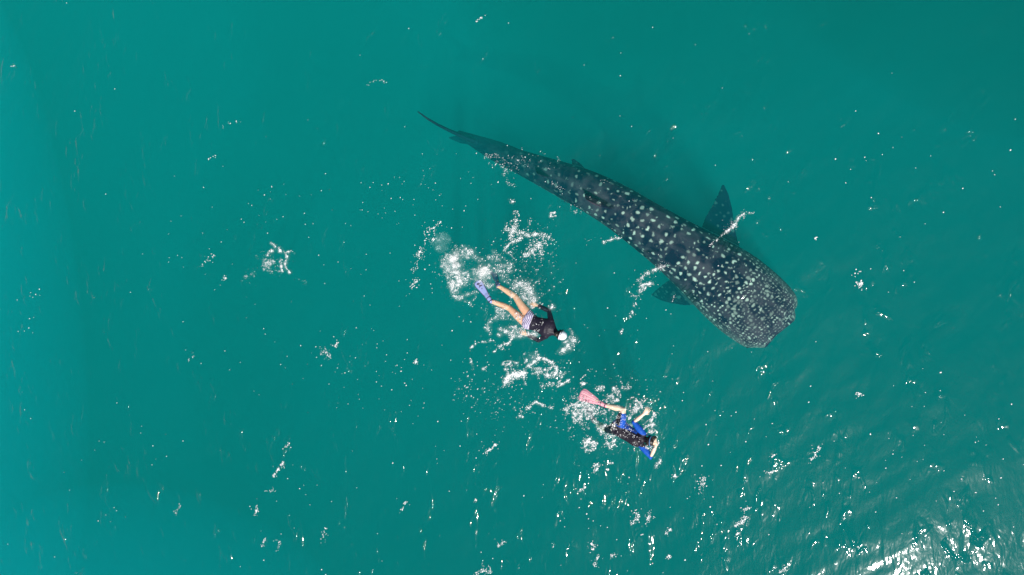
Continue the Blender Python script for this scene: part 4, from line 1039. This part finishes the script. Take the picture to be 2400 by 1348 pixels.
# loose white flecks everywhere: foam, and sun glints drawn as drops
k = Foam()
def flecks(cx, cy, rx, ry, n, r): 
    a = RNG.normal(size=n) * rx; b_ = RNG.normal(size=n) * ry
    k.add(cx + a, cy + b_, r[0] + (r[1] - r[0]) * RNG.random(n) ** 2.5, 0, RNG.uniform(1, 1.5, n), R(50) + RNG.normal(size=n) * .6)
def strand(pts, n, wd, r=(.9, 2.2)): k.line(pts, n, wd, r, st=1.8)
for c in ((80, 690, 28, 12, 14, (1, 2.6)), (45, 755, 26, 26, 20, (1, 3.2)), (450, 620, 60, 40, 26, (.7, 1.6)), (520, 790, 60, 45, 16, (.8, 1.8)),
          (560, 560, 80, 50, 20, (.7, 1.6)), (640, 500, 70, 40, 24, (.7, 1.6)), (800, 480, 120, 50, 50, (.6, 1.5)), (960, 460, 90, 40, 50, (.6, 1.6)), (900, 620, 110, 90, 60, (.6, 1.7)),
          (1010, 760, 70, 90, 50, (.7, 1.9)), (880, 870, 70, 40, 70, (.6, 1.9)), (700, 880, 70, 40, 26, (.6, 1.6)), (980, 960, 80, 60, 50, (.7, 1.9)), (350, 1050, 80, 40, 30, (.7, 1.9)),
          (240, 1195, 40, 12, 14, (.8, 2.2)), (620, 1280, 60, 50, 20, (.9, 2.2)), (740, 1200, 60, 60, 22, (.9, 2.2)), (1150, 1010, 80, 40, 30, (.7, 2)), (1180, 440, 110, 60, 70, (.6, 1.7)),
          (1400, 800, 120, 70, 40, (.6, 1.7)), (1450, 700, 60, 60, 24, (.6, 1.7)), (1620, 900, 120, 60, 26, (.7, 1.9)), (1700, 980, 90, 60, 20, (.7, 2)), (2010, 640, 12, 10, 20, (.8, 2)),
          (2050, 430, 140, 50, 30, (.7, 1.7)), (2330, 420, 60, 60, 12, (.8, 2.0)), (1650, 1150, 160, 70, 34, (.8, 2.2)), (1300, 1150, 140, 70, 30, (.8, 2.2)), (1500, 1280, 160, 50, 34, (.9, 2.3)),
          (2200, 1000, 120, 90, 40, (.7, 1.9)), (2150, 1150, 150, 100, 50, (.7, 2)), (2340, 1180, 60, 70, 22, (.8, 2)), (1900, 1080, 120, 80, 26, (.8, 2)), (130, 1080, 110, 90, 14, (.9, 2.0)),
          (700, 300, 300, 150, 18, (.7, 1.7)), (1750, 200, 320, 130, 18, (.6, 1.3))):
    flecks(c[0], c[1], c[2], c[3], int(c[4] * .48), c[5])
k.add(RNG.uniform(0, 2400, 40), RNG.uniform(0, 1348, 40), RNG.uniform(.6, 1.5, 40), 0, 1.2, .8)
for q in (([(470, 628), (482, 612), (490, 606), (505, 596)], 26, 2), ([(640, 1118), (650, 1104), (662, 1088), (668, 1080)], 150, 1.8), ([(672, 1046), (680, 1038)], 22, 1.2), ([(598, 1208), (604, 1186)], 60, 1.8),
          ([(632, 1150), (642, 1148)], 16, 3), ([(752, 832), (762, 820), (772, 836), (780, 828)], 60, 5), ([(785, 815), (792, 800)], 30, 2), ([(972, 850), (980, 846)], 34, 1.8), ([(406, 1208), (422, 1182)], 20, 1.4),
          ([(440, 846), (455, 834)], 10, 1.4), ([(528, 652), (524, 650)], 24, 1.6), ([(860, 200), (872, 190), (890, 188), (910, 194)], 14, 2), ([(616, 1278), (622, 1262)], 34, 2), ([(650, 1290), (656, 1270)], 24, 3),
          ([(756, 1270), (762, 1235)], 26, 3), ([(940, 1200), (952, 1172)], 40, 2.2), ([(1138, 1062), (1152, 1050), (1166, 1040)], 110, 1.6), ([(1110, 1176), (1116, 1172)], 24, 1.4), ([(1166, 1282), (1182, 1270)], 44, 2),
          ([(1115, 1345), (1138, 1335), (1150, 1342)], 80, 4), ([(1360, 1148), (1374, 1140)], 40, 1.5), ([(1390, 1106), (1400, 1098), (1405, 1090)], 50, 3), ([(1420, 1100), (1430, 1098)], 22, 1),
          ([(1578, 1120), (1584, 1112)], 34, 2), ([(1638, 1130), (1650, 1122), (1640, 1150)], 70, 4), ([(1480, 1228), (1496, 1214), (1488, 1200)], 70, 3), ([(1516, 1225), (1524, 1202)], 60, 3),
          ([(1560, 1252), (1572, 1240)], 50, 2.5), ([(1726, 1232), (1740, 1222), (1750, 1212)], 110, 3), ([(1740, 1195), (1758, 1190)], 40, 2), ([(1725, 1255), (1730, 1250)], 34, 1.6), ([(1392, 1330), (1402, 1300)], 60, 3),
          ([(1386, 1290), (1394, 1282), (1384, 1274)], 60, 3), ([(1430, 1304), (1442, 1300)], 26, 2), ([(1560, 1310), (1572, 1302)], 34, 2), ([(1826, 1340), (1840, 1332)], 40, 2), ([(1898, 1080), (1912, 1064), (1922, 1044)], 60, 2.4),
          ([(1802, 1108), (1812, 1104)], 36, 2), ([(1808, 1070), (1816, 1066)], 20, 1.5), ([(2008, 662), (2016, 672), (2020, 658)], 60, 3), ([(2008, 928), (2020, 922)], 34, 2), ([(1910, 558), (1914, 556)], 16, 1),
          ([(1115, 50), (1128, 40)], 20, 2), ([(486, 376), (500, 368), (516, 362)], 10, 2), ([(510, 300), (530, 292), (560, 285), (590, 284)], 10, 2), ([(30, 155), (36, 152)], 14, 1),
          ([(965, 640), (985, 600), (1000, 560), (1010, 540)], 60, 6), ([(975, 600), (990, 582)], 50, 2), ([(968, 670), (980, 655)], 60, 4), ([(1000, 545), (1020, 530), (1035, 520)], 50, 3), ([(1020, 555), (1010, 570)], 16, 2)):
    strand(q[0], q[1], q[2])
k.build("foam_glint_flecks", "tiny loose white flecks, foam and painted sun glints, scattered over the open green water", "foam")
